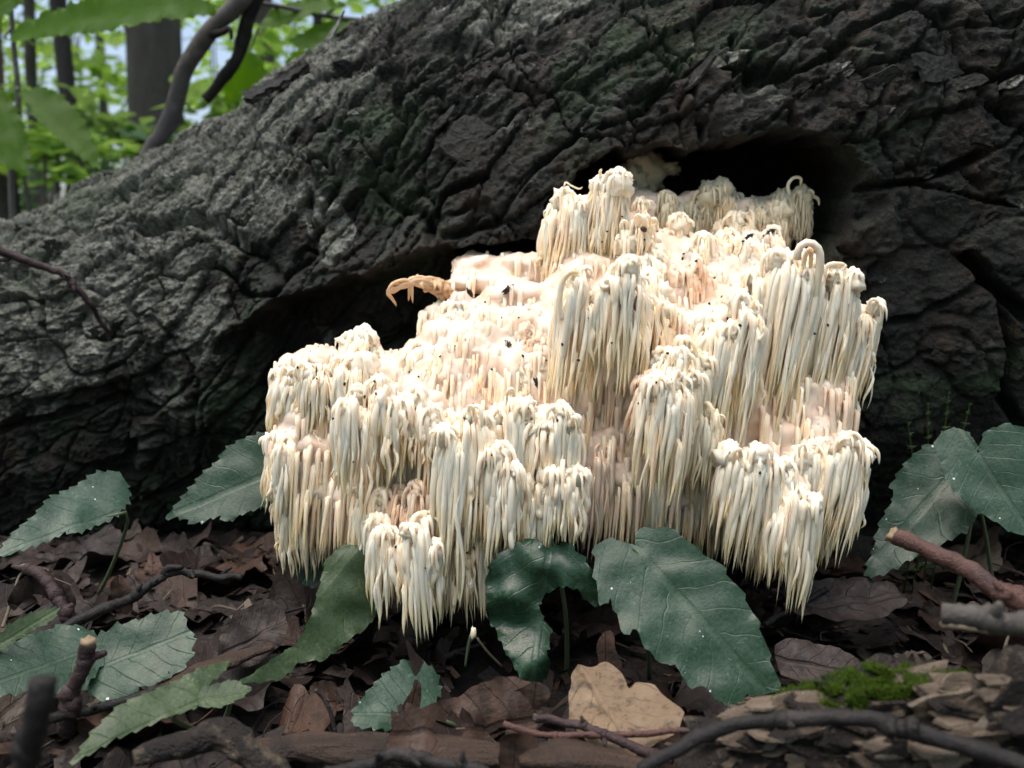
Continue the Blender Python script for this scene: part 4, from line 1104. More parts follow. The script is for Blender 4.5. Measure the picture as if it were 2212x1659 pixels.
special_leaf('large curled russet leaf with insect holes behind the rotten plank',
    [(835, 1545), (860, 1540), (900, 1545), (960, 1520), (1010, 1500), (1060, 1480), (1110, 1475), (1150, 1490), (1165, 1530), (1160, 1590), (1130, 1640), (1050, 1655), (960, 1655), (880, 1650), (830, 1660), (830, 1620), (840, 1590)],
    (1160, 1560, .345), (830, 1610, .325), M['dead2'], .30, serr=0, fold=.35, bend=.35, ripple=.006, seed=33, holes=5)
special_leaf('upright shred of russet bark leaning on the downy round leaf',
    [(880, 1545), (865, 1530), (890, 1495), (895, 1465), (915, 1480), (915, 1510), (905, 1540)], (885, 1548, .35), (905, 1466, .352), M['dead2'], .05, serr=0, fold=.4, seed=34)
special_leaf('thin curled russet leaf flap standing right of the holed leaf',
    [(1075, 1640), (1080, 1590), (1100, 1570), (1140, 1575), (1165, 1600), (1150, 1640), (1140, 1680), (1090, 1680)], (1110, 1690, .30), (1120, 1572, .305), M['dead2'], .1, serr=0, fold=.3, bend=.3, ripple=.004, seed=35)
special_leaf('small crumpled brown leaf hooked on the thin twig tip',
    [(1110, 1490), (1130, 1480), (1160, 1470), (1185, 1480), (1195, 1500), (1180, 1515), (1165, 1540), (1145, 1550), (1130, 1520), (1105, 1510)], (1150, 1548, .345), (1160, 1472, .35), M['dead2'], .1, serr=0, fold=.3, ripple=.004, seed=36)
special_leaf('pointed orange brown leaf standing behind the long bent twig',
    [(235, 1260), (255, 1240), (275, 1258), (290, 1300), (280, 1330), (250, 1320), (240, 1290)], (265, 1330, .45), (256, 1241, .45), M['dead2'], .05, serr=0, fold=.35, ripple=.004, seed=37)
special_leaf('dark curved leaf arching beside the purple twig',
    [(0, 1300), (30, 1260), (70, 1235), (120, 1245), (150, 1280), (158, 1320), (130, 1310), (90, 1290), (50, 1290), (20, 1330)], (150, 1325, .43), (10, 1310, .41), M['dead1'], .2, serr=0, fold=.3, bend=.4, ripple=.004, seed=38)
special_leaf('broad mauve brown leaf lying under the right hand teeth',
    [(1690, 1275), (1760, 1255), (1850, 1250), (1930, 1270), (1960, 1310), (1900, 1340), (1820, 1345), (1740, 1330), (1700, 1310)], (1700, 1310, .44), (1960, 1290, .45), M['dead1'], .55, serr=0, fold=.05, bend=.1, ripple=.003, seed=39)
special_leaf('smooth mauve brown leaf beside the tip of the heart shaped leaf',
    [(1665, 1400), (1700, 1380), (1760, 1390), (1840, 1420), (1900, 1470), (1840, 1500), (1740, 1480), (1690, 1450)], (1670, 1420, .38), (1900, 1470, .37), M['dead1'], .55, serr=0, fold=.05, bend=.1, ripple=.003, seed=40)
special_leaf('crumpled purple brown leaf beneath the long wavy leaf',
    [(470, 1380), (520, 1320), (580, 1310), (620, 1330), (615, 1390), (580, 1430), (530, 1440), (490, 1430)], (480, 1410, .40), (620, 1350, .42), M['dead1'], .4, serr=0, fold=.2, bend=.2, ripple=.005, seed=41)
special_leaf('pale rust coloured leaf scrap by the grey stick',
    [(2060, 1330), (2100, 1300), (2140, 1320), (2130, 1350), (2090, 1365)], (2060, 1345, .43), (2140, 1325, .43), M['dead2'], .4, serr=0, fold=.2, seed=42)

# ---------------------------------------------------------------- twigs
def twig(name, label, pts, r0, r1, mat, cat='twig', side=(), end_mat=None, n=64, rough=.12, seed=1, knob=None):
    P = [Vector(pix(*p)) if len(p) == 3 else Vector(p[3:]) for p in pts]
    e = empty(name, min(P, key=lambda q: q.z)); tag(e, label, cat)
    path = smooth_path(P, n)
    path += r0 * np.column_stack([1.3 * noise3(path * 28 + k * 9, seed) + .5 * noise3(path * 110 + k * 5, seed) for k in range(3)])
    rad = np.linspace(r0, r1, n) * (1 + .14 * noise3(path * 90, seed + 5))
    rad = rad * (1 + .25 * np.clip(noise3(path * 140 + 3, seed + 9) - .15, 0, 1) * 2)
    V, F, A = tube(path, rad, 10, True, rough, seed)
    ac = Acc(); ac.add(V, F, A); tr_ = random.Random(seed * 31)
    for k in range(3 if r0 > .0012 else 0):           # knots and broken stubs
        i = tr_.randint(8, n - 8); d = Vector((tr_.gauss(0, 1), -abs(tr_.gauss(0, 1)), tr_.gauss(.3, 1))).normalized(); q = Vector(path[i]); L = r0 * tr_.uniform(1.5, 3.6)
        ac.add(*tube([q, q + d * L * .5, q + d * L], [rad[i] * .75, rad[i] * .55, rad[i] * .3], 7, True, .15, k))
        ac.add(*blob(q + d * rad[i] * .4, (rad[i] * 1.15,) * 3, seed + k, 8, 6, .3))
    child('shaft', ac.mesh('shaft', M[mat]), e)
    for sp, sr in side:
        pp = smooth_path([Vector(pix(*q)) for q in sp], 10)
        V, F, A = tube(pp, np.linspace(sr, sr * .6, 10), 8, True, rough, seed + 2)
        child('side_shoot', mk_mesh('side_shoot', V, F, M[mat]), e)
    if end_mat:
        b = Vector(path[0]); d = (Vector(path[0]) - Vector(path[1])).normalized()
        V, F = blob(b + d * r0 * .1, (r0 * .95, r0 * .95, r0 * .95), seed, 10, 8, .5, 3)
        child('broken_end', mk_mesh('broken_end', V, F, M[end_mat]), e)
    return e
twig('twig', 'bent purple twig propped among the litter at the foot of the trunk', [(48, 1235, .42), (75, 1240, .415), (100, 1268, .41), (120, 1300, .405), (155, 1345, .40)], .0026, .0032, 'wood_purple', end_mat='wood_end')
twig('twig', 'long dark forked twig running up from the purple twig', [(130, 1362, .395), (200, 1325, .405), (290, 1285, .42), (360, 1243, .43), (420, 1237, .435), (470, 1242, .437), (525, 1248, .437)], .0030, .0018, 'wood_dark',
     side=[([(355, 1246, .43), (358, 1232, .43), (372, 1226, .43), (395, 1226, .43)], .0022), ([(480, 1242, .437), (490, 1232, .437), (500, 1226, .437)], .0012)], seed=2)
twig('twig', 'short upright purple stub with a forked pale broken top', [(195, 1400, .335), (188, 1440, .335), (170, 1480, .335), (158, 1530, .335), (150, 1575, .338)], .0032, .0038, 'wood_purple', end_mat='wood_end',
     side=[([(192, 1425, .335), (205, 1418, .334), (228, 1410, .334)], .0022)], seed=3)
twig('twig', 'thick dark stub standing up blurred in the near litter', [(88, 1462, .185), (84, 1490, .185), (76, 1540, .186), (70, 1600, .187), (66, 1700, .19), (60, 2000, .2), (60, 2300, .21)], .0030, .0026, 'wood_dark', seed=4)
twig('twig', 'thin dark twig lying under the seedling', [(60, 1560, .32), (180, 1540, .335), (280, 1515, .345), (380, 1490, .355), (430, 1478, .36)], .0018, .0024, 'wood_dark', seed=5)
twig('twig', 'grey straw arching from the litter over the purple twig', [(5, 1355, .40), (30, 1290, .41), (48, 1240, .418), (90, 1240, .42), (155, 1265, .425)], .0009, .0004, 'straw', seed=6)
twig('twig', 'slender dark twig drooping against the bark of the trunk', [(-30, 535, .60), (30, 555, .605), (90, 575, .61), (150, 600, .615), (195, 645, .62), (215, 680, .63), (235, 715, .635), (238, 740, .64), (212, 770, .645)], .0034, .0010, 'wood_purple',
     side=[([(25, 555, .605), (10, 562, .603), (-30, 560, .60)], .0016)], seed=7)
twig('stick', 'red brown stick with pale broken end leaning in from beside the blotchy leaf', [(1935, 1155, .36), (2000, 1190, .35), (2080, 1228, .338), (2160, 1275, .325), (2260, 1325, .31), (2600, 1500, .26)], .0036, .0042, 'wood_red', 'stick', end_mat='wood_end', seed=8)
twig('stick', 'weathered grey stick under the red brown stick', [(2035, 1328, .27), (2090, 1338, .268), (2150, 1350, .266), (2260, 1368, .262), (2500, 1440, .25)], .0036, .0042, 'wood_grey', 'stick', seed=9)
twig('stick', 'thin pale straw stick lying just below the grey stick', [(2040, 1358, .31), (2100, 1362, .31), (2200, 1368, .31), (2320, 1376, .31)], .0014, .0013, 'straw', 'stick', seed=10)
twig('stick', 'long dark curved stick lying across the mossy rotten wood', [(1385, 1665, .262), (1440, 1625, .265), (1520, 1585, .268), (1600, 1555, .27), (1680, 1545, .27), (1800, 1540, .268), (1900, 1560, .263), (2000, 1590, .257), (2120, 1625, .25), (2260, 1670, .24)], .0023, .0032, 'wood_dark', 'stick', n=40, seed=11)
twig('twig', 'thin reddish twig lying across the tan dead leaf', [(1090, 1565, .325), (1150, 1580, .322), (1250, 1588, .32), (1400, 1583, .32), (1560, 1572, .322)], .0014, .0012, 'wood_red', seed=12)
twig('twig', 'dark twig with pale tip slanting down over the tan dead leaf', [(1160, 1548, .333), (1200, 1552, .33), (1290, 1580, .322), (1380, 1615, .312), (1450, 1640, .304)], .0018, .0020, 'wood_purple', end_mat='wood_grey', seed=13)
twig('twig', 'thin bent stalk with knobbed tip beside the rotten plank', [(685, 1490, .352), (700, 1505, .352), (712, 1530, .35), (722, 1570, .348), (730, 1600, .346)], .0008, .0010, 'wood_dark', end_mat='wood_grey', seed=14)
twig('twig', 'dark twig lying in the soil below the long left hand teeth', [(960, 1420, .42), (1010, 1400, .425), (1050, 1385, .43)], .0016, .0010, 'wood_dark', seed=15)
twig('twig', 'fine dark twig lying behind the heart shaped leaf', [(1650, 1350, .43), (1720, 1310, .44), (1790, 1270, .45)], .0016, .0014, 'wood_dark', seed=16)
twig('stem', 'thin pale stem rising from the litter by the mossy wood', [(2180, 1370, .36), (2170, 1400, .358), (2155, 1440, .355)], .0006, .0007, 'straw', 'stem', seed=17)
twig('twig', 'thin dark stick poking along the bottom litter below the curled russet leaf', [(700, 1680, .27), (800, 1655, .272), (850, 1640, .274), (900, 1650, .272), (1050, 1672, .268)], .0024, .0022, 'wood_dark', seed=18)
# pale fallen tooth of the fungus, caught on a stalk
e = empty('fungus_scrap', pix(1005, 1440, .40)); tag(e, 'pale scrap of fungus caught on a bent stalk below the teeth', 'fungus scrap')
V, F = blob(pix(1022, 1368, .398), (.0015, .0012, .0030), 3, 12, 9, .6, 2.2); child('scrap', mk_mesh('scrap', V, F, M['cream'], True, {'along': np.zeros(len(V))}), e)
V, F, A = tube(smooth_path([pix(1018, 1372, .398), pix(1012, 1395, .399), pix(1005, 1440, .40)], 8), np.linspace(.0010, .0006, 8), 6); child('stalk', mk_mesh('stalk', V, F, M['stem']), e)
V, F, A = tube(smooth_path([pix(1030, 1378, .399), pix(1055, 1410, .40), pix(1085, 1440, .402)], 8), np.linspace(.0007, .0006, 8), 6); child('stalk', mk_mesh('stalk', V, F, M['straw']), e)

# ---------------------------------------------------------------- rotten wood pieces in front
def rotten(name, label, pts, rad, mat, cat, flat=.6, seed=1, n=90, sides=40, amp=.35, pale=.0):
    P = smooth_path([pix(*p) for p in pts], n)
    r = np.interp(np.linspace(0, 1, n), np.linspace(0, 1, len(rad)), rad)
    V, F, A = tube(P, r, sides, True, 0, seed)
    C_ = np.repeat(P, sides, axis=0); D_ = V - C_; D_[:, 2] *= flat
    l = np.linalg.norm(D_, axis=1)[:, None]
    k = 1 + amp * fbm(V * np.array([25, 70, 70]), 3, seed)[:, None] + amp * .5 * np.abs(noise3(V * np.array([60, 260, 260]), seed + 3))[:, None]
    V = C_ + D_ * k
    e = empty(name, Vector(P[n // 2]) - Vector((0, 0, r[n // 2] * flat))); tag(e, label, cat)
    o = child('wood', mk_mesh('wood', V, F, M[mat], True, {'pale': np.clip(pale * (1 + 1.6 * fbm(V * 40, 2, seed + 9)), 0, 1), 'along': A}), e)
    return e, o, V, F
rotten('wood_plank', 'splintered brown strip of rotten wood lying in the near litter', [(520, 1618, .33), (640, 1612, .332), (800, 1618, .33), (960, 1625, .325), (1100, 1632, .32)], [.004, .0075, .0085, .008, .005], 'wood_rot', 'rotten wood', .55, 3)
rotten('wood_plank', 'brown rotten wood splinter running up beneath the crumpled purple leaf', [(330, 1500, .37), (420, 1455, .38), (500, 1425, .39), (590, 1395, .40)], [.003, .0055, .006, .003], 'wood_rot', 'rotten wood', .5, 4, 60, 24)
rotten('wood_plank', 'dark rotten wood fragment below the two crossing twigs', [(1120, 1640, .30), (1220, 1632, .302), (1330, 1650, .30), (1420, 1670, .295)], [.003, .008, .008, .004], 'wood_rot', 'rotten wood', .5, 6, 60, 24)
rotten('bark_piece', 'pale barked root lump under the yellow green seedling', [(290, 1640, .29), (400, 1605, .30), (480, 1585, .305), (540, 1625, .30), (620, 1690, .29)], [.003, .006, .0065, .005, .003], 'rot_bark', 'bark', .8, 5, 90, 40, .6, .35)
e, o, V, F = rotten('rotten_branch', 'mossy rotten branch with flaking pale bark below the red brown stick', [(1480, 1700, .29), (1640, 1640, .292), (1800, 1612, .292), (1980, 1610, .288), (2150, 1612, .282), (2400, 1620, .27), (2900, 1650, .25)],
                    [.010, .018, .024, .026, .030, .032, .03], 'rot_bark', 'branch', .95, 7, 200, 100, .42, .25)
RB = BVHTree.FromPolygons(V.tolist(), [tuple(f) for f in F])
def rb_hit(u, v):
    d = ray(u, v).normalized(); h = RB.ray_cast(CAM, d); return h[0], h[1]
ms = Acc(); rr = random.Random(8)
for k in range(24000):
    u = rr.uniform(1640, 2110); v = rr.uniform(1440, 1545)
    c = math.exp(-((u - 1860) / 165) ** 2 - ((v - 1490) / 55) ** 2) + .45 * math.exp(-((u - 1720) / 90) ** 2 - ((v - 1530) / 30) ** 2)
    if noise3(np.array([[u / 40, v / 25, 0]]), 3)[0] * 1.2 * 1.5 + c < .42: continue
    p, n = rb_hit(u, v)
    if p is None: continue
    if n.z < 0: n = -n
    L = rr.uniform(.0018, .0042); d = (n + Vector((rr.gauss(0, .5), rr.gauss(0, .5), rr.gauss(0, .3) + .3))).normalized() * L
    w = Vector((rr.gauss(0, 1), rr.gauss(0, 1), 0)).normalized() * .0004
    ms.add([p - w, p + w, p + d], [(0, 1, 2)], [rr.random()] * 3)
tag(child('moss', ms.mesh('moss', M['moss'], False), e), 'bright green moss cushion', kind='stuff')
FT = []
for i in range(8):
    m_ = FL[i].copy(); m_.materials.clear(); m_.materials.append(M['tan_bark']); FT.append(m_)
FD = []
for i in range(5):
    m_ = FL[i + 8].copy(); m_.materials.clear(); m_.materials.append(M['rot_bark']); FD.append(m_)
for k in range(170):
    u = rr.uniform(1560, 2240); v = rr.uniform(1450, 1650)
    if math.exp(-((u - 1850) / 150) ** 2 - ((v - 1490) / 45) ** 2) > .35 and rr.random() < .85: continue
    p, n = rb_hit(u, v)
    if p is None: continue
    if (CAM - p).dot(n) < 0: n = -n
    ax = Vector((1, .1, rr.uniform(-.2, .2))); fm = frame(p + n * .0005, ax, (n + Vector((rr.gauss(0, .28), rr.gauss(0, .28), rr.gauss(0, .28)))).normalized())
    s_ = rr.choice([.006, .009, .012, .02, .028]) * rr.uniform(.8, 1.2)
    q = bpy.data.objects.new('bark_flake', rr.choice(FT) if rr.random() < .62 else rr.choice(FD)); COL.objects.link(q); q.parent = e
    q.matrix_local = Matrix.Translation(-Vector(e.location)) @ fm @ Matrix.Diagonal((s_ / .02, s_ * .7 / .02, s_ / .02, 1))

# ---------------------------------------------------------------- specks on the fungus
bv = []; bfc = []; off = 0
for o in [c for c in fung.children_recursive if c.type == 'MESH']:
    me = o.data; k = len(me.vertices); a = np.zeros(k * 3, np.float32); me.vertices.foreach_get('co', a)
    bv.append(a.reshape(-1, 3)); bfc += [tuple(i + off for i in p.vertices) for p in me.polygons]; off += k
FB = BVHTree.FromPolygons(np.vstack(bv).tolist(), bfc)
def fhit(u, v):
    d = ray(u, v).normalized(); h = FB.ray_cast(CAM, d); return h[0], (h[1] if h[1] is None or h[1].dot(d) < 0 else -h[1])
SP = []
for i in range(4):
    V, F = blob((0, 0, 0), (1, .7, .6), 40 + i, 8, 6, .4, 2.0); SP.append(mk_mesh('frass_grain', V, F, M['black']))
rr = random.Random(12)
def grain(u, v, s_, label='tiny black frass grain stuck on the white fungus', me=None, cat='frass', group='black grains dotted over the fungus', name='frass_grain'):
    p, n = fhit(u, v)
    if p is None: return
    o = add(name, me or rr.choice(SP)); o.matrix_world = frame(p + n * s_ * .25, Vector((rr.gauss(0, 1), rr.gauss(0, 1), rr.gauss(0, 1))), n) @ Matrix.Scale(s_, 4); tag(o, label, cat, group)
for (u, v) in [(675, 790), (685, 815), (745, 832), (785, 857), (790, 852), (808, 828), (815, 850), (880, 800), (905, 815), (868, 738), (862, 760), (1000, 905), (1026, 873), (1030, 1090), (1030, 1085), (1062, 985), (1202, 905), (1130, 770), (1180, 775), (1050, 655),
               (1215, 740), (1250, 775), (1270, 690), (1300, 520), (1310, 500), (1345, 470), (1395, 520), (1420, 500), (1470, 560), (1480, 545), (1530, 660), (1560, 640), (1545, 600), (1570, 690), (1600, 700), (1610, 520), (1650, 510), (1680, 500), (1500, 560), (1415, 830),
               (1440, 760), (1320, 740), (1380, 870), (1700, 800), (1760, 720), (1790, 700), (1640, 1020), (1600, 1060), (860, 1180), (920, 1230), (1060, 800), (1090, 735), (980, 745), (950, 770), (720, 900), (640, 790), (1120, 690), (1080, 690), (760, 1000), (1010, 1190)]:
    grain(u + rr.uniform(-4, 4), v + rr.uniform(-4, 4), rr.uniform(.0006, .0011))
V, F = blob((0, 0, 0), (1, .75, .55), 77, 14, 10, .05, 2.0); BE = mk_mesh('beetle', V, F, M['beetle'])
grain(1390, 495, .0022, 'tiny dark red beetle on a white knob of the fungus', BE, 'beetle', None, 'beetle')
V, F = blob((0, 0, 0), (1.4, .8, .6), 78, 14, 10, 1.1, 3.0); DB = mk_mesh('bark_crumb', V, F, M['black'])
for (u, v, s_, l) in ((1100, 625, .0021, 'dark bark crumb lying on the upper left flesh of the fungus'), (1098, 745, .0017, 'black bark crumb lodged between the middle knobs of the fungus'), (1160, 828, .0016, 'black bark crumb caught beside the tall front column of the fungus'),
                      (1012, 632, .0018, 'small dark crumb beside the left peak of the fungus'), (1615, 515, .0018, 'small dark crumb on an upper knob near the hollow'), (1662, 503, .0018, 'small dark crumb on the uppermost right knob near the hollow')):
    grain(u, v, s_, l, DB, 'crumb', None, 'bark_crumb')

# ================================================================== WOOD BEHIND THE TRUNK
# leaning dead branch with a broken fork
bp = [Vector((-.62, 1.10, gz1(-.62, 1.10) - .02)), pix(300, 400, 1.10), pix(352, 290, 1.09), pix(385, 200, 1.08), pix(405, 135, 1.075), pix(440, 85, 1.07), pix(480, 40, 1.065), pix(515, 0, 1.06), pix(590, -90, 1.05), pix(760, -330, 1.02)]
e = empty('leaning_branch', bp[0]); tag(e, 'grey dead branch leaning up behind the trunk crest', 'branch')
path = smooth_path(bp, 60); path += .004 * np.column_stack([noise3(path * 16 + k * 9, 3) for k in range(3)])
V, F, A = tube(path, np.linspace(.0120, .0100, 60) * (1 + .18 * noise3(path * 26, 6)), 14, True, .06, 3); child('shaft', mk_mesh('shaft', V, F, M['wood_branch']), e)
sp = smooth_path([pix(445, 215, 1.09), pix(475, 180, 1.09), pix(505, 135, 1.085), pix(527, 80, 1.08), pix(545, 20, 1.07), pix(575, -60, 1.06), pix(600, -110, 1.05)], 30)
sp += .004 * np.column_stack([noise3(sp * 20 + k * 9, 8) for k in range(3)])
V, F, A = tube(sp, np.linspace(.0075, .0085, 30) * (1 + .25 * noise3(sp * 40, 6)), 10, True, .08, 4); child('hanging_fork', mk_mesh('hanging_fork', V, F, M['wood_dark']), e)
sp = smooth_path([pix(455, 75, 1.065), pix(480, 70, 1.06), pix(497, 62, 1.055), pix(500, 85, 1.055)], 10)
V, F, A = tube(sp, np.linspace(.006, .002, 10), 8, True, .1, 4); child('snag', mk_mesh('snag', V, F, M['wood_dark']), e)

# sapling behind the trunk: long toothed leaves on thin stems
def sap_leaf(out, base, tip, k, seed, **kw):
    return traced_leaf(out, base, tip, M['green_sapling'], k, serr=.004, period=.014, fold=kw.pop('fold', .12), bend=kw.pop('bend', -.12), ripple=.004, grid=.014, thick=.0005, seed=seed)
def sapling(label, stem_pts, r0, leaves, twigs=()):
    root = stem_pts[0]; e = empty('sapling', root); tag(e, label, 'sapling')
    V, F, A = tube(smooth_path(stem_pts, 24), np.linspace(r0, r0 * .5, 24), 8, True, .05, 1); child('stem', mk_mesh('stem', V, F, M['wood_branch']), e)
    for tp in twigs:
        V, F, A = tube(smooth_path(tp, 14), np.linspace(r0 * .45, r0 * .25, 14), 6); child('side_shoot', mk_mesh('side_shoot', V, F, M['stem']), e)
    for (me, fm, nn) in leaves:
        o = bpy.data.objects.new('leaf_blade', me); COL.objects.link(o); o.parent = e; o.matrix_local = Matrix.Translation(-Vector(e.location)) @ fm
    return e
sA = [Vector((-.68, 1.16, gz1(-.68, 1.16))), pix(25, 420, 1.16), pix(40, 300, 1.16), pix(38, 190, 1.16), pix(30, 100, 1.16), pix(22, 0, 1.16), pix(15, -120, 1.16)]
sapling('sapling with long toothed leaves beside the slim dark trees behind the log', sA, .006,
    [sap_leaf([(8, 78), (60, 48), (130, 22), (220, -4), (300, -28), (380, -35), (440, -12), (430, 5), (380, 18), (280, 50), (200, 70), (120, 76), (40, 92)], (8, 82, 1.12), (440, -10, .98), .35, 61),
     sap_leaf([(38, 196), (80, 190), (130, 208), (172, 250), (200, 300), (212, 352), (172, 332), (120, 292), (80, 250), (52, 215)], (38, 194, 1.15), (212, 354, 1.08), .3, 62),
     sap_leaf([(-30, 180), (0, 195), (25, 220), (50, 270), (62, 330), (52, 372), (12, 352), (-20, 340), (-40, 260)], (-10, 180, 1.15), (52, 374, 1.10), .25, 63),
     sap_leaf([(-40, 60), (0, 40), (40, 10), (60, -20), (20, -30), (-40, 0)], (40, -10, 1.15), (-50, 40, 1.1), .3, 64)],
    [[pix(24, 60, 1.16), pix(10, 78, 1.14), pix(14, 82, 1.12)], [pix(38, 190, 1.16), pix(36, 192, 1.15), pix(38, 195, 1.15)]])
sB = [Vector((-.15, 1.45, gz1(-.15, 1.45))), pix(880, 250, 1.42), pix(850, 100, 1.35), pix(820, 52, 1.25), pix(700, 35, 1.2), pix(600, 12, 1.15), pix(490, -5, 1.12)]
sapling('sapling whose thin shoot crosses above the trunk crest with toothed leaves', sB, .0055,
    [sap_leaf([(628, 80), (660, 62), (700, 52), (760, 42), (832, 46), (805, 66), (745, 84), (690, 96), (650, 98)], (832, 48, 1.24), (628, 82, 1.16), .45, 65),
     sap_leaf([(560, 52), (580, 28), (610, 12), (680, -2), (745, 8), (705, 22), (645, 40), (600, 50)], (745, 8, 1.2), (560, 52, 1.14), .45, 66),
     sap_leaf([(490, 225), (480, 180), (492, 130), (520, 110), (560, 120), (575, 160), (545, 190), (515, 215)], (540, 110, 1.3), (490, 226, 1.3), .2, 67),
     sap_leaf([(620, 130), (640, 110), (690, 110), (730, 120), (700, 150), (650, 165), (628, 150)], (735, 118, 1.3), (622, 140, 1.28), .2, 68)],
    [[pix(700, 35, 1.2), pix(720, 20, 1.2), pix(745, 8, 1.2)], [pix(600, 12, 1.15), pix(560, 60, 1.25), pix(540, 110, 1.3)]])

# trees, shrubs, far woodland
rr = random.Random(33)
def leaf_cloud(acc, c, rad, n, size, r, flatten=.6):
    for k in range(n):
        d = Vector((r.gauss(0, 1), r.gauss(0, 1), r.gauss(0, 1))).normalized() * (r.random() ** .45)
        p = Vector((c[0] + d.x * rad[0], c[1] + d.y * rad[1], c[2] + d.z * rad[2]))
        s_ = size * r.uniform(.6, 1.3); a = r.uniform(0, 6.28)
        x = Vector((math.cos(a), math.sin(a), r.uniform(-.6, .2))).normalized()
        nrm = Vector((r.gauss(0, .5), r.gauss(0, .5), 1)).normalized(); y = nrm.cross(x).normalized() * s_ * .32
        x = x * s_; up = nrm * s_ * .08; al = r.random()
        acc.add([p, p + x * .35 + y + up, p + x, p + x * .35 - y + up, p + x * .4], [(0, 4, 1), (1, 4, 2), (2, 4, 3), (3, 4, 0)], [al] * 5)
def clumps(c, rad, n, nl, size, r, cr):
    acc = Acc()
    for k in range(n):
        d = Vector((r.gauss(0, 1), r.gauss(0, 1), r.gauss(0, 1))).normalized() * r.random() ** .4
        leaf_cloud(acc, (c[0] + d.x * rad[0], c[1] + d.y * rad[1], c[2] + d.z * rad[2]), (cr * r.uniform(.6, 1.3), cr * r.uniform(.6, 1.3), cr * r.uniform(.2, .45)), nl, size, r)
    return acc
def tree(u, y, dia, hgt, label, mat, fol, lean=0.0, crown_z=None, group=None, cl=26):
    b = pix(u, 560, y); x = b.x; z0 = gz1(x, y)
    e = empty('tree', (x, y, z0)); tag(e, label, 'tree', group)
    n = 22; pts = [Vector((x + lean * h + .03 * math.sin(h * 1.3 + u), y, z0 + h)) for h in np.linspace(-.1, hgt, n)]
    rad = np.interp(np.linspace(0, 1, n), [0, .05, .2, 1], [1.35, 1.1, 1.0, .35]) * dia / 2
    V, F, A = tube(pts, rad, 14, True, .05, int(u) + 5); child('trunk', mk_mesh('trunk', V, F, M[mat]), e)
    r = random.Random(int(u) + 11)
    for k in range(5):
        h = hgt * r.uniform(.5, .9); a = r.uniform(0, 6.28); L = r.uniform(.8, 1.8) * hgt * .16
        p0 = Vector((x + lean * h, y, z0 + h)); p1 = p0 + Vector((math.cos(a) * L, math.sin(a) * L, L * .6))
        V, F, A = tube(smooth_path([p0, p0.lerp(p1, .5) + Vector((0, 0, -.05 * L)), p1], 8), np.linspace(dia * .18, dia * .05, 8), 7); child('limb', mk_mesh('limb', V, F, M[mat]), e)
    acc = clumps((x + lean * hgt, y, z0 + hgt * .84), (hgt * .24, hgt * .24, hgt * .22), cl, 26, .14, r, hgt * .07)
    child('crown', acc.mesh('crown', M[fol], False), e)
tree(362, 3.7, .215, 7, 'thick grey brown tree trunk right behind the leaning branch', 'trunk', 'fol1', .012)
tree(165, 3.5, .066, 6, 'slim dark straight tree between the sapling leaves', 'trunk_dark', 'fol1', .004)
tree(8, 3.0, .10, 6, 'dark tree trunk rising beside the drooping sapling leaf', 'trunk_dark', 'fol1', -.02)
tree(98, 4.4, .055, 7, 'thin grey tree partly covered by the drooping sapling leaf', 'trunk', 'fol2', .02)
tree(578, 4.2, .085, 7, 'slender grey tree behind the hanging dead fork', 'trunk', 'fol2', .0)
tree(232, 5.5, .05, 8, 'very thin distant tree between the slim dark tree and the thick trunk', 'trunk', 'fol1', .01)
tree(705, 5.0, .055, 8, 'thin distant tree standing above the trunk crest near the toothed leaf', 'trunk_dark', 'fol1', .0)
tree(48, 3.0, .03, 5, 'reddish pole thin young tree behind the sapling stem', 'wood_red', 'fol1', .0, cl=10)
SHC = {'fol1': 'mid green', 'fol2': 'bright yellow green', 'fol3': 'dull blue green'}
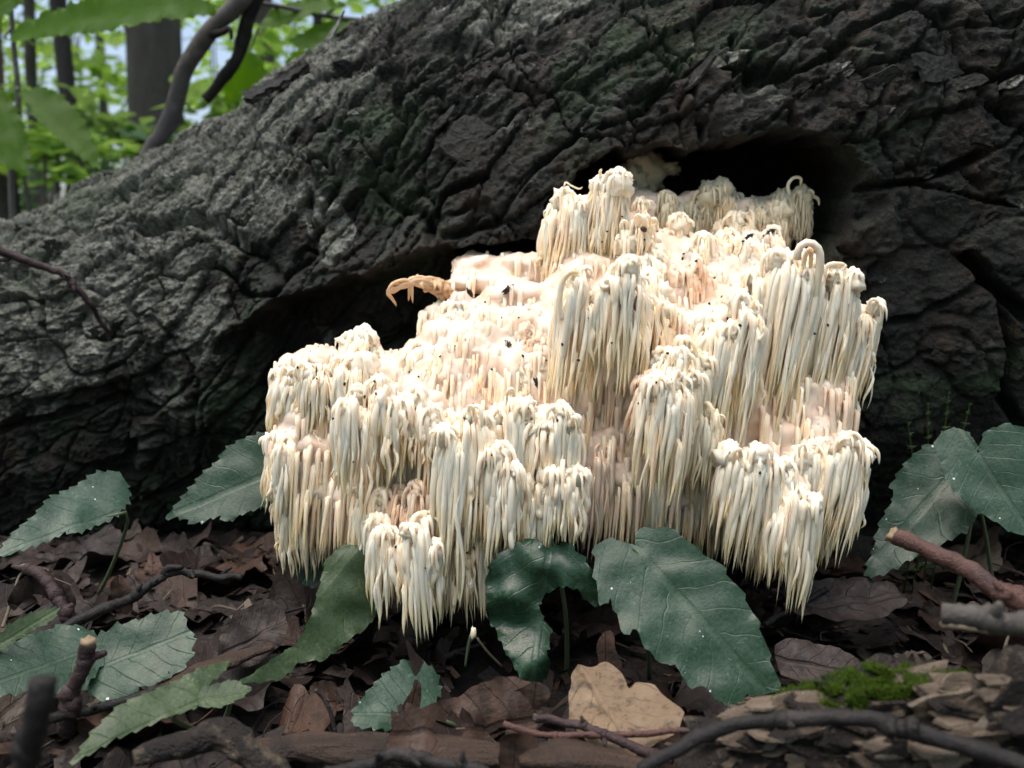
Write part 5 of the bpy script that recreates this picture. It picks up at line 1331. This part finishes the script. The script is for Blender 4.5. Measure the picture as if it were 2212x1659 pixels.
SH = [(60, 400, 3.2, .55, 'fol3'), (225, 345, 3.4, .42, 'fol3'), (500, 280, 3.9, .5, 'fol1'), (620, 250, 3.8, .5, 'fol2'), (150, 250, 4.6, .7, 'fol1'), (285, 180, 5.0, .7, 'fol2'), (540, 130, 5.4, .8, 'fol2'),
      (700, 80, 4.8, .7, 'fol2'), (40, 120, 5.2, .8, 'fol1'), (220, 60, 6.0, 1.0, 'fol2'), (430, 40, 6.5, 1.0, 'fol1'), (620, 0, 7.0, 1.1, 'fol2'), (800, 60, 6.2, .9, 'fol2'), (-60, 250, 4.5, .8, 'fol1'), (490, 330, 2.7, .3, 'fol3'), (-120, 80, 6.0, 1.0, 'fol2'), (900, 0, 7.0, 1.2, 'fol1'), (100, 320, 2.9, .3, 'fol1')]
for i, (u, v, y, rad, fol) in enumerate(SH):
    r = random.Random(900 + i); c = pix(u, v, y); z0 = gz1(c.x, c.y)
    e = empty('shrub', (c.x, c.y, z0)); tag(e, '%s %s shrub in the blurred wood behind the trunk' % ('low' if c.z < .55 else ('waist high' if c.z < 1.1 else 'tall'), SHC[fol]), 'shrub', 'understorey shrubs behind the trunk')
    for k in range(3):
        q = Vector((c.x + r.uniform(-.4, .4) * rad, c.y + r.uniform(-.4, .4) * rad, c.z + rad * .3))
        V, F, A = tube(smooth_path([Vector((c.x + r.uniform(-.05, .05), c.y, z0 - .02)), Vector((c.x, c.y, z0)).lerp(q, .5) + Vector((r.uniform(-.1, .1), 0, 0)), q], 8), np.linspace(.012, .005, 8), 6)
        child('stem', mk_mesh('stem', V, F, M['wood_branch']), e)
    acc = clumps(c, (rad, rad * .7, rad * .75), 13, 13, .075 + .006 * y, r, rad * .33); child('foliage', acc.mesh('foliage', M[fol], False), e)
# far woodland: one mass, right round the horizon behind the scene
far = Acc(); r = random.Random(77); fi = []
for k in range(2300):
    a = r.uniform(-math.pi, math.pi)  # full circle: unseen foliage behind the camera is added to block low sky light
    if -1.0 < a < .2 and r.random() < .1: continue
    d = r.uniform(9, 26); x, y = d * math.sin(a), d * math.cos(a)
    z = r.uniform(.1, 1) ** 1.1 * d * .95
    leaf_cloud(far, (x, y, z), (d * .085, d * .085, d * .045), 16, .020 * d + .04, r)
    fi += [r.choice([0, 1, 1, 2])] * 64
fm_ = far.mesh('far_woodland', M['fol1'], False); fm_.materials.append(M['fol2']); fm_.materials.append(M['fol3'])
fm_.polygons.foreach_set('material_index', fi)
tag(add('far_woodland', fm_), 'distant sunlit woodland foliage fading into bright gaps', kind='stuff')
